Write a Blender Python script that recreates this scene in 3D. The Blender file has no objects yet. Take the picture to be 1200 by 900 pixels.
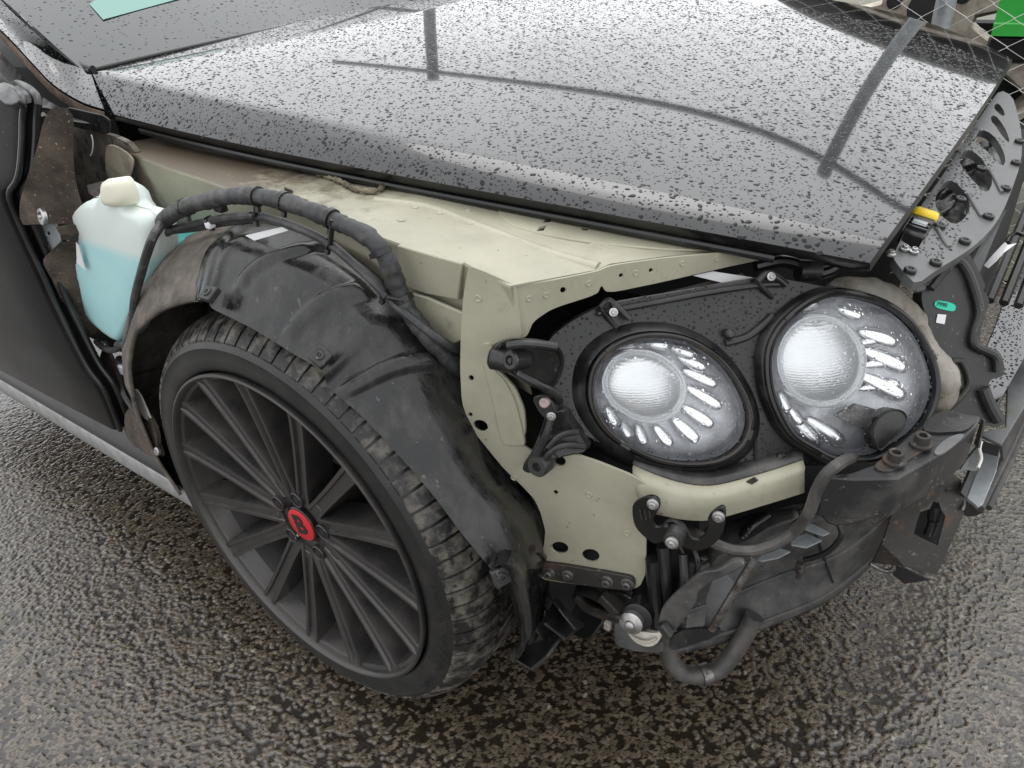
import bpy, bmesh, math, random
import numpy as np
from mathutils import Vector, Matrix, noise
from mathutils.geometry import delaunay_2d_cdt

scene = bpy.context.scene
C = scene.collection
rad = math.radians

# ------------------------------------------------------------------ camera
# x forward along the car, y across it (away from the viewer), z up; front axle at x = 0, tyre on z = 0
cam = bpy.data.objects.new('camera', bpy.data.cameras.new('camera'))
C.objects.link(cam)
yaw, pitch, roll = rad(38.3), rad(31.7), rad(-4.1)
fw = Vector((-math.sin(yaw)*math.cos(pitch), math.cos(yaw)*math.cos(pitch), -math.sin(pitch)))
rt = fw.cross(Vector((0, 0, 1))).normalized()
up = rt.cross(fw)
r2 = rt*math.cos(roll) + up*math.sin(roll)
u2 = up*math.cos(roll) - rt*math.sin(roll)
cam.matrix_world = Matrix(((r2.x, u2.x, -fw.x, 0.858), (r2.y, u2.y, -fw.y, -0.487), (r2.z, u2.z, -fw.z, 1.177), (0, 0, 0, 1)))
cam.data.lens = 26.55
cam.data.sensor_width = 36
cam.data.clip_start = 0.02
cam.data.clip_end = 500
scene.camera = cam

# ------------------------------------------------------------------ overcast sky, soft sun, exposure
w = bpy.data.worlds.new('World'); scene.world = w; w.use_nodes = True
nt = w.node_tree; nt.nodes.clear()
sky = nt.nodes.new('ShaderNodeTexSky'); sky.sky_type = 'NISHITA'; sky.sun_disc = False
sky.sun_elevation = rad(62); sky.sun_rotation = rad(-25); sky.air_density = 1.0; sky.dust_density = 8.0; sky.ozone_density = 1.0
hs = nt.nodes.new('ShaderNodeHueSaturation'); hs.inputs['Saturation'].default_value = 0.12
# a closed cloud deck in front of it: soft, uneven grey
wtc = nt.nodes.new('ShaderNodeTexCoord'); wn = nt.nodes.new('ShaderNodeTexNoise'); wn.inputs['Scale'].default_value = 2.2; wn.inputs['Detail'].default_value = 5
wr = nt.nodes.new('ShaderNodeMapRange'); wr.inputs['From Min'].default_value = .3; wr.inputs['From Max'].default_value = .7; wr.inputs['To Min'].default_value = 12.6; wr.inputs['To Max'].default_value = 15.4
cc = nt.nodes.new('ShaderNodeVectorMath'); cc.operation = 'SCALE'; cc.inputs[0].default_value = (.985, 1.0, 1.02)
mxw = nt.nodes.new('ShaderNodeMixRGB'); mxw.inputs[0].default_value = .82
bg = nt.nodes.new('ShaderNodeBackground'); bg.inputs['Strength'].default_value = 0.15
wo = nt.nodes.new('ShaderNodeOutputWorld')
nt.links.new(wtc.outputs['Generated'], wn.inputs['Vector']); nt.links.new(wn.outputs['Fac'], wr.inputs['Value']); nt.links.new(wr.outputs[0], cc.inputs['Scale'])
nt.links.new(sky.outputs[0], hs.inputs['Color']); nt.links.new(hs.outputs[0], mxw.inputs[1]); nt.links.new(cc.outputs[0], mxw.inputs[2])
nt.links.new(mxw.outputs[0], bg.inputs[0]); nt.links.new(bg.outputs[0], wo.inputs[0])
sun = bpy.data.objects.new('sun', bpy.data.lights.new('sun', 'SUN')); C.objects.link(sun)
sun.data.energy = 0.5; sun.data.angle = rad(40); sun.data.color = (1.0, 0.98, 0.95)
sun.rotation_euler = (rad(-28), 0, rad(25))
scene.render.engine = 'CYCLES'
scene.view_settings.view_transform = 'Standard'; scene.view_settings.look = 'None'
scene.view_settings.gamma = 1; scene.view_settings.exposure = -0.22; scene.view_settings.use_curve_mapping = False
scene.cycles.max_bounces = 8; scene.cycles.transparent_max_bounces = 12

# ------------------------------------------------------------------ mesh helpers
def V3(p): return np.array(p, float)

def cr(pts, n, closed=False):
    """Catmull-Rom through pts, resampled to n points evenly by arc length"""
    P = np.array(pts, float); m = len(P)
    out = []
    segs = m if closed else m-1
    for i in range(segs):
        if closed: a, b, c, d = P[(i-1) % m], P[i], P[(i+1) % m], P[(i+2) % m]
        else: a, b, c, d = P[max(i-1, 0)], P[i], P[i+1], P[min(i+2, m-1)]
        for t in np.arange(0, 1, 1/16):
            out.append(0.5*((2*b)+(c-a)*t+(2*a-5*b+4*c-d)*t*t+(3*b-a-3*c+d)*t**3))
    out.append(P[0] if closed else P[-1])
    O = np.array(out); L = np.concatenate([[0], np.cumsum(np.linalg.norm(np.diff(O, axis=0), axis=1))])
    s = np.linspace(0, L[-1], n+1)[:-1] if closed else np.linspace(0, L[-1], n)
    return np.stack([np.interp(s, L, O[:, k]) for k in range(O.shape[1])], 1)

def rnd(pts, k=2, q=0.25):
    """Chaikin corner cutting of a closed loop"""
    P = [V3(p) for p in pts]
    for _ in range(k):
        o = []
        for i in range(len(P)):
            a, b = P[i], P[(i+1) % len(P)]
            o += [a*(1-q)+b*q, a*q+b*(1-q)]
        P = o
    return np.array(P)

def newell(P):
    P = np.array(P, float); n = np.zeros(3)
    for i in range(len(P)):
        a, b = P[i], P[(i+1) % len(P)]
        n += np.array([(a[1]-b[1])*(a[2]+b[2]), (a[2]-b[2])*(a[0]+b[0]), (a[0]-b[0])*(a[1]+b[1])])
    return n/np.linalg.norm(n)

EYE = np.array([0.858, -0.487, 1.177])
def outward(n, p):
    return n if np.dot(n, EYE-np.array(p)) > 0 else -n

def build(name, verts, faces, mat, parent=None, smooth=35, bevel=0, kind=None, sub=0, solid=0):
    me = bpy.data.meshes.new(name)
    me.from_pydata([tuple(map(float, v)) for v in verts], [], [tuple(map(int, f)) for f in faces])
    bm = bmesh.new(); bm.from_mesh(me)
    bmesh.ops.recalc_face_normals(bm, faces=bm.faces)
    bm.to_mesh(me); bm.free()
    me.validate()
    if smooth:
        me.shade_smooth()
        if smooth < 180: me.set_sharp_from_angle(angle=rad(smooth))
    o = bpy.data.objects.new(name, me); C.objects.link(o)
    if mat: me.materials.append(mat)
    if parent: o.parent = parent
    if kind: o['kind'] = kind
    if solid:
        m = o.modifiers.new('solid', 'SOLIDIFY'); m.thickness = solid; m.offset = 0
    if bevel:
        m = o.modifiers.new('bevel', 'BEVEL'); m.width = bevel; m.segments = 2; m.limit_method = 'ANGLE'; m.angle_limit = rad(40)
        m.harden_normals = False
    if sub:
        m = o.modifiers.new('sub', 'SUBSURF'); m.levels = sub; m.render_levels = sub
    return o

class MB:
    def __init__(s): s.v = []; s.f = []
    def add(s, v, f):
        k = len(s.v); s.v += [tuple(map(float, p)) for p in v]; s.f += [tuple(int(i)+k for i in q) for q in f]; return s
    def build(s, name, mat, parent=None, **kw): return build(name, s.v, s.f, mat, parent, **kw)

def gridvf(rows, closed=False):
    rows = [np.array(r) for r in rows]; n = len(rows[0]); v = np.concatenate(rows); f = []
    for i in range(len(rows)-1):
        for j in range(n if closed else n-1):
            k = (j+1) % n
            f.append((i*n+j, i*n+k, (i+1)*n+k, (i+1)*n+j))
    return v, f

def sheetvf(outline, thick, holes=(), n=None):
    P = np.array(outline, float); c = P.mean(0)
    if n is None: n = outward(newell(P), c)
    n = V3(n)/np.linalg.norm(n)
    a = np.cross(n, [0, 0, 1]); a = a/np.linalg.norm(a) if np.linalg.norm(a) > .05 else np.array([1., 0, 0]); b = np.cross(n, a)
    allp = [P]+[np.array(h, float) for h in holes]
    co = np.concatenate(allp); faces = []; k = 0
    for q in allp: faces.append(list(range(k, k+len(q)))); k += len(q)
    c2 = [Vector(((p-c)@a, (p-c)@b)) for p in co]
    r = delaunay_2d_cdt(c2, [], faces, 2, 1e-6)
    v2, tri, ov = r[0], r[2], r[3]
    v3 = []
    for q, o in zip(v2, ov):
        v3.append(co[o[0]] if len(o) else c+a*q.x+b*q.y)
    v3 = np.array(v3); m = len(v3)
    cnt = {}
    F = []
    for t in tri:
        t = list(t); F.append(tuple(t)); F.append(tuple(i+m for i in reversed(t)))
        for i in range(len(t)):
            e = (t[i], t[(i+1) % len(t)])
            if (e[1], e[0]) in cnt: del cnt[(e[1], e[0])]
            else: cnt[e] = 1
    for (i, j) in cnt: F.append((j, i, i+m, j+m))
    return np.concatenate([v3, v3-n*thick]), F

def sheet(name, outline, mat, parent=None, thick=.003, holes=(), n=None, bevel=0, smooth=35, **kw):
    v, f = sheetvf(outline, thick, holes, n)
    return build(name, v, f, mat, parent, bevel=bevel, smooth=smooth, **kw)

def ringpts(c, n, r, m=16, sq=1.0):
    n = V3(n)/np.linalg.norm(n); a = np.cross(n, [0, 0, 1]); a = a/np.linalg.norm(a) if np.linalg.norm(a) > .05 else np.array([1., 0, 0]); b = np.cross(n, a)
    return np.array([V3(c)+r*math.cos(2*math.pi*i/m)*a+r*sq*math.sin(2*math.pi*i/m)*b for i in range(m)])

def lathevf(c, n, prof, m=24, cap0=True, cap1=True):
    """profile [(radius, height along n)]"""
    nn = V3(n)/np.linalg.norm(n)
    rows = [ringpts(V3(c)+nn*h, nn, max(r, 1e-5), m) for r, h in prof]
    v, f = gridvf(rows, True)
    if cap0: f = f+[tuple(range(m))]
    if cap1: f = f+[tuple(range((len(prof)-1)*m, len(prof)*m))]
    return v, f

def lathe(name, c, n, prof, mat, parent=None, m=24, **kw):
    v, f = lathevf(c, n, prof, m); return build(name, v, f, mat, parent, **kw)

def tubevf(path, r, m=10, cap=True):
    P = np.array(path, float); N = len(P)
    R = np.full(N, r) if np.isscalar(r) else np.array(r, float)
    T = np.gradient(P, axis=0); T /= np.linalg.norm(T, axis=1)[:, None]
    ref = np.array([0.13, 0.21, 1.]);
    if abs(np.dot(T[0], ref/np.linalg.norm(ref))) > .9: ref = np.array([1., .1, 0])
    a = np.cross(T[0], ref); a /= np.linalg.norm(a); rows = []
    for i in range(N):
        a = a-T[i]*np.dot(a, T[i]); a /= np.linalg.norm(a); b = np.cross(T[i], a)
        rows.append([P[i]+R[i]*(math.cos(t)*a+math.sin(t)*b) for t in np.linspace(0, 2*math.pi, m, endpoint=False)])
    v, f = gridvf(rows, True)
    if cap: f = f+[tuple(range(m)), tuple(range((N-1)*m, N*m))]
    return v, f

def tube(name, pts, r, mat, parent=None, n=40, m=10, spline=True, **kw):
    P = cr(pts, n) if spline else np.array(pts, float)
    v, f = tubevf(P, r, m); return build(name, v, f, mat, parent, **kw)

def taped(name, pts, r, mat, parent, n=160, pitch=.018, seed=1):
    """a loom wound with tape: radius steps up a little at each turn"""
    P = cr(pts, n); L = np.concatenate([[0], np.cumsum(np.linalg.norm(np.diff(P, axis=0), axis=1))])
    rg = random.Random(seed); off = [rg.uniform(-.05, .05) for _ in range(400)]
    R = [r*(1+.11*((l/pitch) % 1)+off[int(l/pitch)]+.05*math.sin(l*90)) for l in L]
    v, f = tubevf(P, R, 12); return build(name, v, f, mat, parent, smooth=50)

def loops(center, n, loop, prof):
    """loops scaled about the centre and lifted along n: prof [(scale, height)]"""
    c = V3(center); n = V3(n)/np.linalg.norm(n); L = np.array(loop, float)
    return [c+(L-c)*s+n*h for s, h in prof]

def loft(name, center, n, loop, prof, mat, parent=None, cap0=False, cap1=False, **kw):
    rows = loops(center, n, loop, prof); m = len(loop)
    v, f = gridvf(rows, True)
    if cap0: f = f+[tuple(range(m))]
    if cap1: f = f+[tuple(range((len(prof)-1)*m, len(prof)*m))]
    return build(name, v, f, mat, parent, **kw)

def boxvf(c, d, ax=None):
    ax = np.eye(3) if ax is None else np.array([V3(a)/np.linalg.norm(a) for a in ax])
    v = [V3(c)+sum(s*.5*dd*a for s, dd, a in zip((sx, sy, sz), d, ax)) for sx in (-1, 1) for sy in (-1, 1) for sz in (-1, 1)]
    return v, [(0, 1, 3, 2), (4, 6, 7, 5), (0, 4, 5, 1), (2, 3, 7, 6), (0, 2, 6, 4), (1, 5, 7, 3)]

def box(name, c, d, mat, parent=None, ax=None, bevel=.002, **kw):
    v, f = boxvf(c, d, ax); return build(name, v, f, mat, parent, bevel=bevel, **kw)

def bolt(c, n, r, mat, parent, name='bolt', h=None, socket=True):
    """flanged hex bolt head with a drilled centre"""
    h = h or r*.7; nn = V3(n)/np.linalg.norm(n); m = MB()
    m.add(*lathevf(c, nn, [(r*1.0, -r*.3), (r*1.0, r*.12), (r*.78, r*.22)], 18))
    m.add(*lathevf(c, nn, [(r*.62, r*.1), (r*.62, h), (r*.5, h+r*.1)]+([(r*.32, h+r*.1), (r*.3, h-r*.25)] if socket else []), 6 if not socket else 12))
    return m.build(name, mat, parent, smooth=30)

def rivet(c, n, r, mat, parent, name='clip'):
    return lathe(name, c, n, [(r, -r*.4), (r, .15*r), (r*.85, .3*r), (r*.45, .32*r), (r*.4, .05*r), (r*.25, .05*r), (r*.2, .3*r), (.05*r, .34*r)], mat, parent, 16)

def tag(o, label, cat=None, group=None, kind=None):
    o['label'] = label
    if cat: o['category'] = cat
    if group: o['group'] = group
    if kind: o['kind'] = kind
    return o

def empty(name, loc=(0, 0, 0), parent=None):
    o = bpy.data.objects.new(name, None); C.objects.link(o); o.location = loc; o.empty_display_size = .1
    if parent: o.parent = parent
    return o

# ------------------------------------------------------------------ materials
def mat(name, col, rough=.5, metal=0, col2=None, scale=8., amount=1., lo=.4, hi=.65, rough2=None, bump=0, bscale=60., stretch=None,
        coat=0, spec=.5, trans=0, ior=1.5, emis=0, col3=None, scale3=90., lo3=.58, hi3=.66, det=6):
    """principled with a noise-driven second colour (dust, dirt), an optional fine speckle and bump"""
    m = bpy.data.materials.new(name); m.use_nodes = True; t = m.node_tree; N = t.nodes; Lk = t.links
    b = N['Principled BSDF']
    b.inputs['Base Color'].default_value = (*col, 1); b.inputs['Roughness'].default_value = rough; b.inputs['Metallic'].default_value = metal
    b.inputs['Specular IOR Level'].default_value = spec; b.inputs['IOR'].default_value = ior
    b.inputs['Coat Weight'].default_value = coat; b.inputs['Coat Roughness'].default_value = .03; b.inputs['Transmission Weight'].default_value = trans
    tc = N.new('ShaderNodeTexCoord'); src = tc.outputs['Object']
    if stretch:
        mp = N.new('ShaderNodeMapping'); mp.inputs['Scale'].default_value = stretch; Lk.new(src, mp.inputs[0]); src = mp.outputs[0]
    colout = None
    if col2 is not None:
        n = N.new('ShaderNodeTexNoise'); n.inputs['Scale'].default_value = scale; n.inputs['Detail'].default_value = det; n.inputs['Roughness'].default_value = .65
        Lk.new(src, n.inputs['Vector'])
        r = N.new('ShaderNodeMapRange'); r.inputs['From Min'].default_value = lo; r.inputs['From Max'].default_value = hi; r.inputs['To Max'].default_value = amount
        Lk.new(n.outputs['Fac'], r.inputs['Value'])
        mx = N.new('ShaderNodeMixRGB'); mx.inputs[1].default_value = (*col, 1); mx.inputs[2].default_value = (*col2, 1)
        Lk.new(r.outputs[0], mx.inputs[0]); colout = mx.outputs[0]
        if rough2 is not None:
            rr = N.new('ShaderNodeMapRange'); rr.inputs['From Max'].default_value = max(amount, .01); rr.inputs['To Min'].default_value = rough; rr.inputs['To Max'].default_value = rough2
            Lk.new(r.outputs[0], rr.inputs['Value']); Lk.new(rr.outputs[0], b.inputs['Roughness'])
    if col3 is not None:
        n = N.new('ShaderNodeTexNoise'); n.inputs['Scale'].default_value = scale3; n.inputs['Detail'].default_value = 3
        Lk.new(src, n.inputs['Vector'])
        r = N.new('ShaderNodeMapRange'); r.inputs['From Min'].default_value = lo3; r.inputs['From Max'].default_value = hi3
        Lk.new(n.outputs['Fac'], r.inputs['Value'])
        mx = N.new('ShaderNodeMixRGB'); mx.inputs[2].default_value = (*col3, 1)
        if colout: Lk.new(colout, mx.inputs[1])
        else: mx.inputs[1].default_value = (*col, 1)
        Lk.new(r.outputs[0], mx.inputs[0]); colout = mx.outputs[0]
    if colout: Lk.new(colout, b.inputs['Base Color'])
    if bump:
        n = N.new('ShaderNodeTexNoise'); n.inputs['Scale'].default_value = bscale; n.inputs['Detail'].default_value = 4; Lk.new(src, n.inputs['Vector'])
        bp = N.new('ShaderNodeBump'); bp.inputs['Strength'].default_value = bump; bp.inputs['Distance'].default_value = .002
        Lk.new(n.outputs['Fac'], bp.inputs['Height']); Lk.new(bp.outputs[0], b.inputs['Normal'])
    if emis:
        b.inputs['Emission Color'].default_value = (*col, 1); b.inputs['Emission Strength'].default_value = emis
    return m

M = {}
M['paint'] = mat('black_paint', (.006, .006, .0065), .06, coat=1, bump=.015, bscale=30)
M['door'] = mat('dusty_black_paint', (.006, .006, .0065), .1, col2=(.013, .0125, .012), scale=6, rough2=.25, spec=.1)
M['water'] = mat('rain_water', (.012, .012, .013), .02, ior=1.33)
M['trim'] = mat('black_trim', (.010, .010, .0105), .28, col2=(.034, .033, .031), scale=14, lo=.5, hi=.8, rough2=.6)
M['plastic'] = mat('black_plastic', (.013, .013, .0135), .30, col2=(.042, .041, .039), scale=22, lo=.42, hi=.70, rough2=.55, bump=.2, bscale=150, stretch=(1, 1, .5), col3=(.15, .145, .135), scale3=190, lo3=.66, hi3=.76, det=9)
M['plastic_grey'] = mat('wet_grey_plastic', (.085, .088, .089), .28, col2=(.15, .15, .15), scale=14, rough2=.5, bump=.08, bscale=200)
M['liner'] = mat('arch_liner_plastic', (.009, .009, .0095), .18, col2=(.036, .035, .033), scale=34, lo=.44, hi=.66, rough2=.42, bump=.12, bscale=180, stretch=(1, 1, .3), col3=(.11, .107, .102), scale3=130, lo3=.66, hi3=.80, det=9)
M['felt'] = mat('felt', (.09, .078, .066), .95, col2=(.17, .15, .13), scale=30, bump=.6, bscale=260)
M['rubber'] = mat('tyre_rubber', (.011, .011, .011), .42, col2=(.028, .027, .026), scale=16, lo=.45, hi=.75, bump=.1, bscale=120)
M['tread'] = mat('tread_rubber', (.016, .0155, .015), .42, col2=(.15, .136, .116), scale=34, lo=.44, hi=.62, bump=.35, bscale=160, col3=(.01, .01, .01), scale3=60, lo3=.6, hi3=.68)
M['rim'] = mat('graphite_alloy', (.07, .067, .066), .27, .65, col2=(.095, .086, .08), scale=12, rough2=.55, bump=.04, bscale=300)
M['barrel'] = mat('brake_dust_barrel', (.013, .0115, .0105), .6, .2, col2=(.03, .026, .024), scale=18, bump=.2, bscale=90)
M['disc'] = mat('brake_disc', (.09, .085, .08), .45, .8, col2=(.05, .04, .032), scale=20)
M['red'] = mat('red_enamel', (.55, .02, .025), .35)
M['redc'] = mat('red_caliper', (.55, .015, .02), .35)
M['black'] = mat('gloss_black', (.01, .01, .01), .25)
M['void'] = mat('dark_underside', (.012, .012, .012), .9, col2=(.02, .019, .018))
M['rusty'] = mat('dirty_steel', (.05, .046, .042), .55, .4, col2=(.13, .075, .045), scale=26, lo=.55, hi=.72, rough2=.8, bump=.2, bscale=140, col3=(.16, .15, .14), scale3=120, lo3=.62, hi3=.72)
M['steel'] = mat('grey_steel', (.22, .215, .21), .4, .85, col2=(.09, .075, .065), scale=45, lo=.42, hi=.62, rough2=.7)
M['bolt'] = mat('zinc_bolt', (.5, .5, .5), .35, .9, col2=(.3, .28, .26), scale=60)
M['chrome'] = mat('reflector_chrome', (.80, .81, .82), .28, .6)
M['facet'] = mat('petal_chrome', (.88, .88, .9), .2, .8)
M['lampback'] = mat('lamp_inner', (.74, .745, .77), .3, .25, col2=(.46, .465, .49), scale=25, col3=(.55, .55, .58), scale3=260, lo3=.6, hi3=.68)
M['insul'] = mat('brown_insulation', (.045, .035, .028), .95, col2=(.105, .083, .062), scale=18, bump=.9, bscale=180, col3=(.30, .27, .22), scale3=230, lo3=.66, hi3=.72)
M['bpaint'] = mat('grey_metal_paint', (.10, .10, .105), .18, .3, coat=.6)
M['sponge'] = mat('grey_foam', (.33, .31, .275), .95, col2=(.15, .125, .09), scale=16, lo=.42, hi=.68, bump=1.0, bscale=70, col3=(.12, .10, .075), scale3=90, lo3=.64, hi3=.74)
M['sill'] = mat('silver_sill', (.33, .33, .325), .45, .1, col2=(.22, .218, .212), scale=30, bump=.05)
M['white'] = mat('white_plastic', (.78, .77, .72), .35)
M['green_tag'] = mat('green_label', (.01, .55, .36), .4)
M['paper'] = mat('white_label', (.75, .75, .76), .6)
M['yellow'] = mat('yellow_cap', (.85, .60, .02), .4)
M['galv'] = mat('galvanised_steel', (.44, .47, .49), .42, .5, col2=(.34, .36, .37), scale=30)
M['wire'] = mat('fence_wire', (.70, .69, .66), .35, .7)
M['green'] = mat('green_paint', (.04, .40, .06), .25, coat=.8)
M['bronze'] = mat('bronze_alloy', (.48, .43, .36), .35, .55, col2=(.28, .24, .2), scale=20)
M['cable'] = mat('loom_tape', (.028, .029, .031), .5, col2=(.085, .083, .08), scale=40, lo=.45, hi=.7, bump=.4, bscale=200)
M['dusty'] = mat('dusty_plastic', (.028, .028, .029), .38, col2=(.115, .11, .102), scale=15, lo=.40, hi=.72, rough2=.6, bump=.12, bscale=160, col3=(.17, .16, .145), scale3=120, lo3=.68, hi3=.78)
M['beam'] = mat('weathered_beam', (.02, .02, .021), .35, col2=(.085, .082, .078), scale=16, lo=.46, hi=.7, rough2=.6, bump=.15, bscale=120, col3=(.2, .19, .18), scale3=150, lo3=.68, hi3=.74)
M['hose'] = mat('grey_hose', (.04, .039, .038), .5, col2=(.09, .082, .074), scale=30, bump=.2)

def cream_material():
    m = mat('cream_primer', (.395, .378, .288), .40, col2=(.31, .297, .222), scale=11, lo=.38, hi=.72, bump=.08, bscale=160, col3=(.17, .13, .085), scale3=120, lo3=.70, hi3=.76)
    t = m.node_tree; N = t.nodes; Lk = t.links; b = N['Principled BSDF']
    old = b.inputs['Base Color'].links[0].from_socket
    tc = N.new('ShaderNodeTexCoord'); sep = N.new('ShaderNodeSeparateXYZ'); Lk.new(tc.outputs['Object'], sep.inputs[0])
    # road dirt left by the missing scuttle seal: strongest at the rear top edge of the panel
    g = N.new('ShaderNodeMapRange'); g.inputs['From Min'].default_value = .16; g.inputs['From Max'].default_value = -.42; Lk.new(sep.outputs['X'], g.inputs['Value'])
    geo = N.new('ShaderNodeNewGeometry'); sn = N.new('ShaderNodeSeparateXYZ'); Lk.new(geo.outputs['Normal'], sn.inputs[0])
    g2 = N.new('ShaderNodeMapRange'); g2.inputs['From Min'].default_value = .5; g2.inputs['From Max'].default_value = .8; Lk.new(sn.outputs['Z'], g2.inputs['Value'])
    g3 = N.new('ShaderNodeMapRange'); g3.inputs['From Min'].default_value = -.38; g3.inputs['From Max'].default_value = -.46; Lk.new(sep.outputs['X'], g3.inputs['Value'])
    gm = N.new('ShaderNodeMath'); gm.operation = 'MAXIMUM'; 
    g4 = N.new('ShaderNodeMath'); g4.operation = 'MULTIPLY'; Lk.new(g.outputs[0], g4.inputs[0]); Lk.new(g2.outputs[0], g4.inputs[1])
    Lk.new(g4.outputs[0], gm.inputs[0]); Lk.new(g3.outputs[0], gm.inputs[1])
    n = N.new('ShaderNodeTexNoise'); n.inputs['Scale'].default_value = 26; n.inputs['Detail'].default_value = 10; n.inputs['Roughness'].default_value = .75; Lk.new(tc.outputs['Object'], n.inputs['Vector'])
    ad = N.new('ShaderNodeMath'); ad.operation = 'ADD'; Lk.new(n.outputs['Fac'], ad.inputs[0])
    sc = N.new('ShaderNodeMath'); sc.operation = 'MULTIPLY'; sc.inputs[1].default_value = .66; Lk.new(gm.outputs[0], sc.inputs[0]); Lk.new(sc.outputs[0], ad.inputs[1])
    r = N.new('ShaderNodeMapRange'); r.inputs['From Min'].default_value = .60; r.inputs['From Max'].default_value = .86; r.inputs['To Max'].default_value = .9; Lk.new(ad.outputs[0], r.inputs['Value'])
    mx = N.new('ShaderNodeMixRGB'); mx.inputs[2].default_value = (.085, .062, .04, 1); Lk.new(old, mx.inputs[1]); Lk.new(r.outputs[0], mx.inputs[0])
    Lk.new(mx.outputs[0], b.inputs['Base Color'])
    return m
def lens_texture(m):
    """fine moulded lines across the reflector glass"""
    t = m.node_tree; N = t.nodes; Lk = t.links; b = N['Principled BSDF']
    tc = N.new('ShaderNodeTexCoord'); wv = N.new('ShaderNodeTexWave'); wv.inputs['Scale'].default_value = 95; wv.inputs['Distortion'].default_value = 3.5; wv.inputs['Detail'].default_value = 2; wv.inputs['Detail Scale'].default_value = 2
    wv.bands_direction = 'Z'
    Lk.new(tc.outputs['Object'], wv.inputs['Vector']); bp = N.new('ShaderNodeBump'); bp.inputs['Strength'].default_value = .10; bp.inputs['Distance'].default_value = .002
    Lk.new(wv.outputs['Fac'], bp.inputs['Height']); Lk.new(bp.outputs[0], b.inputs['Normal'])
lens_texture(M['chrome'])
M['pod'] = mat('lamp_pod_black', (.010, .010, .0105), .27, col2=(.030, .029, .028), scale=24, lo=.44, hi=.70, rough2=.5, bump=.12, bscale=160, col3=(.07, .068, .064), scale3=170, lo3=.70, hi3=.78)
M['cream'] = cream_material()

def glass_material(name, tint=(1, 1, 1), ior=1.5):
    m = bpy.data.materials.new(name); m.use_nodes = True; t = m.node_tree; N = t.nodes; Lk = t.links; N.remove(N['Principled BSDF'])
    tr = N.new('ShaderNodeBsdfTransparent'); tr.inputs[0].default_value = (*tint, 1)
    gl = N.new('ShaderNodeBsdfGlossy'); gl.inputs['Roughness'].default_value = .02
    fr = N.new('ShaderNodeFresnel'); fr.inputs[0].default_value = ior
    mx = N.new('ShaderNodeMixShader'); Lk.new(fr.outputs[0], mx.inputs[0]); Lk.new(tr.outputs[0], mx.inputs[1]); Lk.new(gl.outputs[0], mx.inputs[2])
    Lk.new(mx.outputs[0], N['Material Output'].inputs[0])
    return m
M['glass'] = glass_material('lens_glass', (.97, .98, .985))
M['screen'] = mat('dark_windscreen_glass', (.03, .036, .038), .03, coat=.25)
M['wet'] = mat('clear_water', (1, 1, 1), .0, trans=1, ior=1.33)

def asphalt_material(name, near):
    m = bpy.data.materials.new(name); m.use_nodes = True; t = m.node_tree; N = t.nodes; Lk = t.links; b = N['Principled BSDF']
    tc = N.new('ShaderNodeTexCoord'); O = tc.outputs['Object']
    def nz(scale, detail=4, rough=.6):
        n = N.new('ShaderNodeTexNoise'); n.inputs['Scale'].default_value = scale; n.inputs['Detail'].default_value = detail; n.inputs['Roughness'].default_value = rough; Lk.new(O, n.inputs['Vector']); return n.outputs['Fac']
    def rng(s, a, c, d=0, e=1):
        r = N.new('ShaderNodeMapRange'); r.inputs['From Min'].default_value = a; r.inputs['From Max'].default_value = c; r.inputs['To Min'].default_value = d; r.inputs['To Max'].default_value = e; Lk.new(s, r.inputs['Value']); return r.outputs[0]
    def mix(f, a, c):
        x = N.new('ShaderNodeMixRGB'); Lk.new(f, x.inputs[0])
        for k, q in ((1, a), (2, c)):
            if isinstance(q, tuple): x.inputs[k].default_value = (*q, 1)
            else: Lk.new(q, x.inputs[k])
        return x.outputs[0]
    if near:
        at = N.new('ShaderNodeAttribute'); at.attribute_name = 'stone'; sc = N.new('ShaderNodeSeparateColor'); Lk.new(at.outputs['Color'], sc.inputs[0])
        up, rnd_, hgt = sc.outputs[0], sc.outputs[1], sc.outputs[2]
    else:
        vo = N.new('ShaderNodeTexVoronoi'); vo.inputs['Scale'].default_value = 105; Lk.new(O, vo.inputs['Vector']); sc = N.new('ShaderNodeSeparateColor'); Lk.new(vo.outputs['Color'], sc.inputs[0])
        up, rnd_, hgt = rng(nz(118, 3), .42, .55), sc.outputs[0], sc.outputs[2]
    stone = mix(rnd_, (.070, .054, .037), (.155, .125, .090))
    stone = mix(rng(rnd_, .975, .985), stone, (.17, .12, .085))
    stone = mix(rng(hgt, .985, .99), stone, (.26, .24, .19))
    stone = mix(rng(nz(420, 2), .55, .7), stone, (.02, .017, .013))
    col = mix(rng(up, .15, .75), (.016, .012, .0085), stone)
    Lk.new(col, b.inputs['Base Color'])
    Lk.new(rng(nz(1.7), .35, .65, .16, .30), b.inputs['Roughness'])
    b.inputs['Coat Weight'].default_value = 1; b.inputs['Coat Roughness'].default_value = .06; b.inputs['Coat IOR'].default_value = 1.4
    bp = N.new('ShaderNodeBump'); bp.inputs['Strength'].default_value = .35; bp.inputs['Distance'].default_value = .0012
    if not near:
        bp.inputs['Strength'].default_value = 1.0; bp.inputs['Distance'].default_value = .0045; b.inputs['Coat Weight'].default_value = .6; b.inputs['Coat Roughness'].default_value = .16
    Lk.new(nz(300, 3) if near else nz(118, 3), bp.inputs['Height'])
    Lk.new(bp.outputs[0], b.inputs['Normal']); Lk.new(bp.outputs[0], b.inputs['Coat Normal'])
    return m
M['asphalt'] = asphalt_material('wet_asphalt', True); M['asphalt_far'] = asphalt_material('wet_asphalt_far', False)

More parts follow.
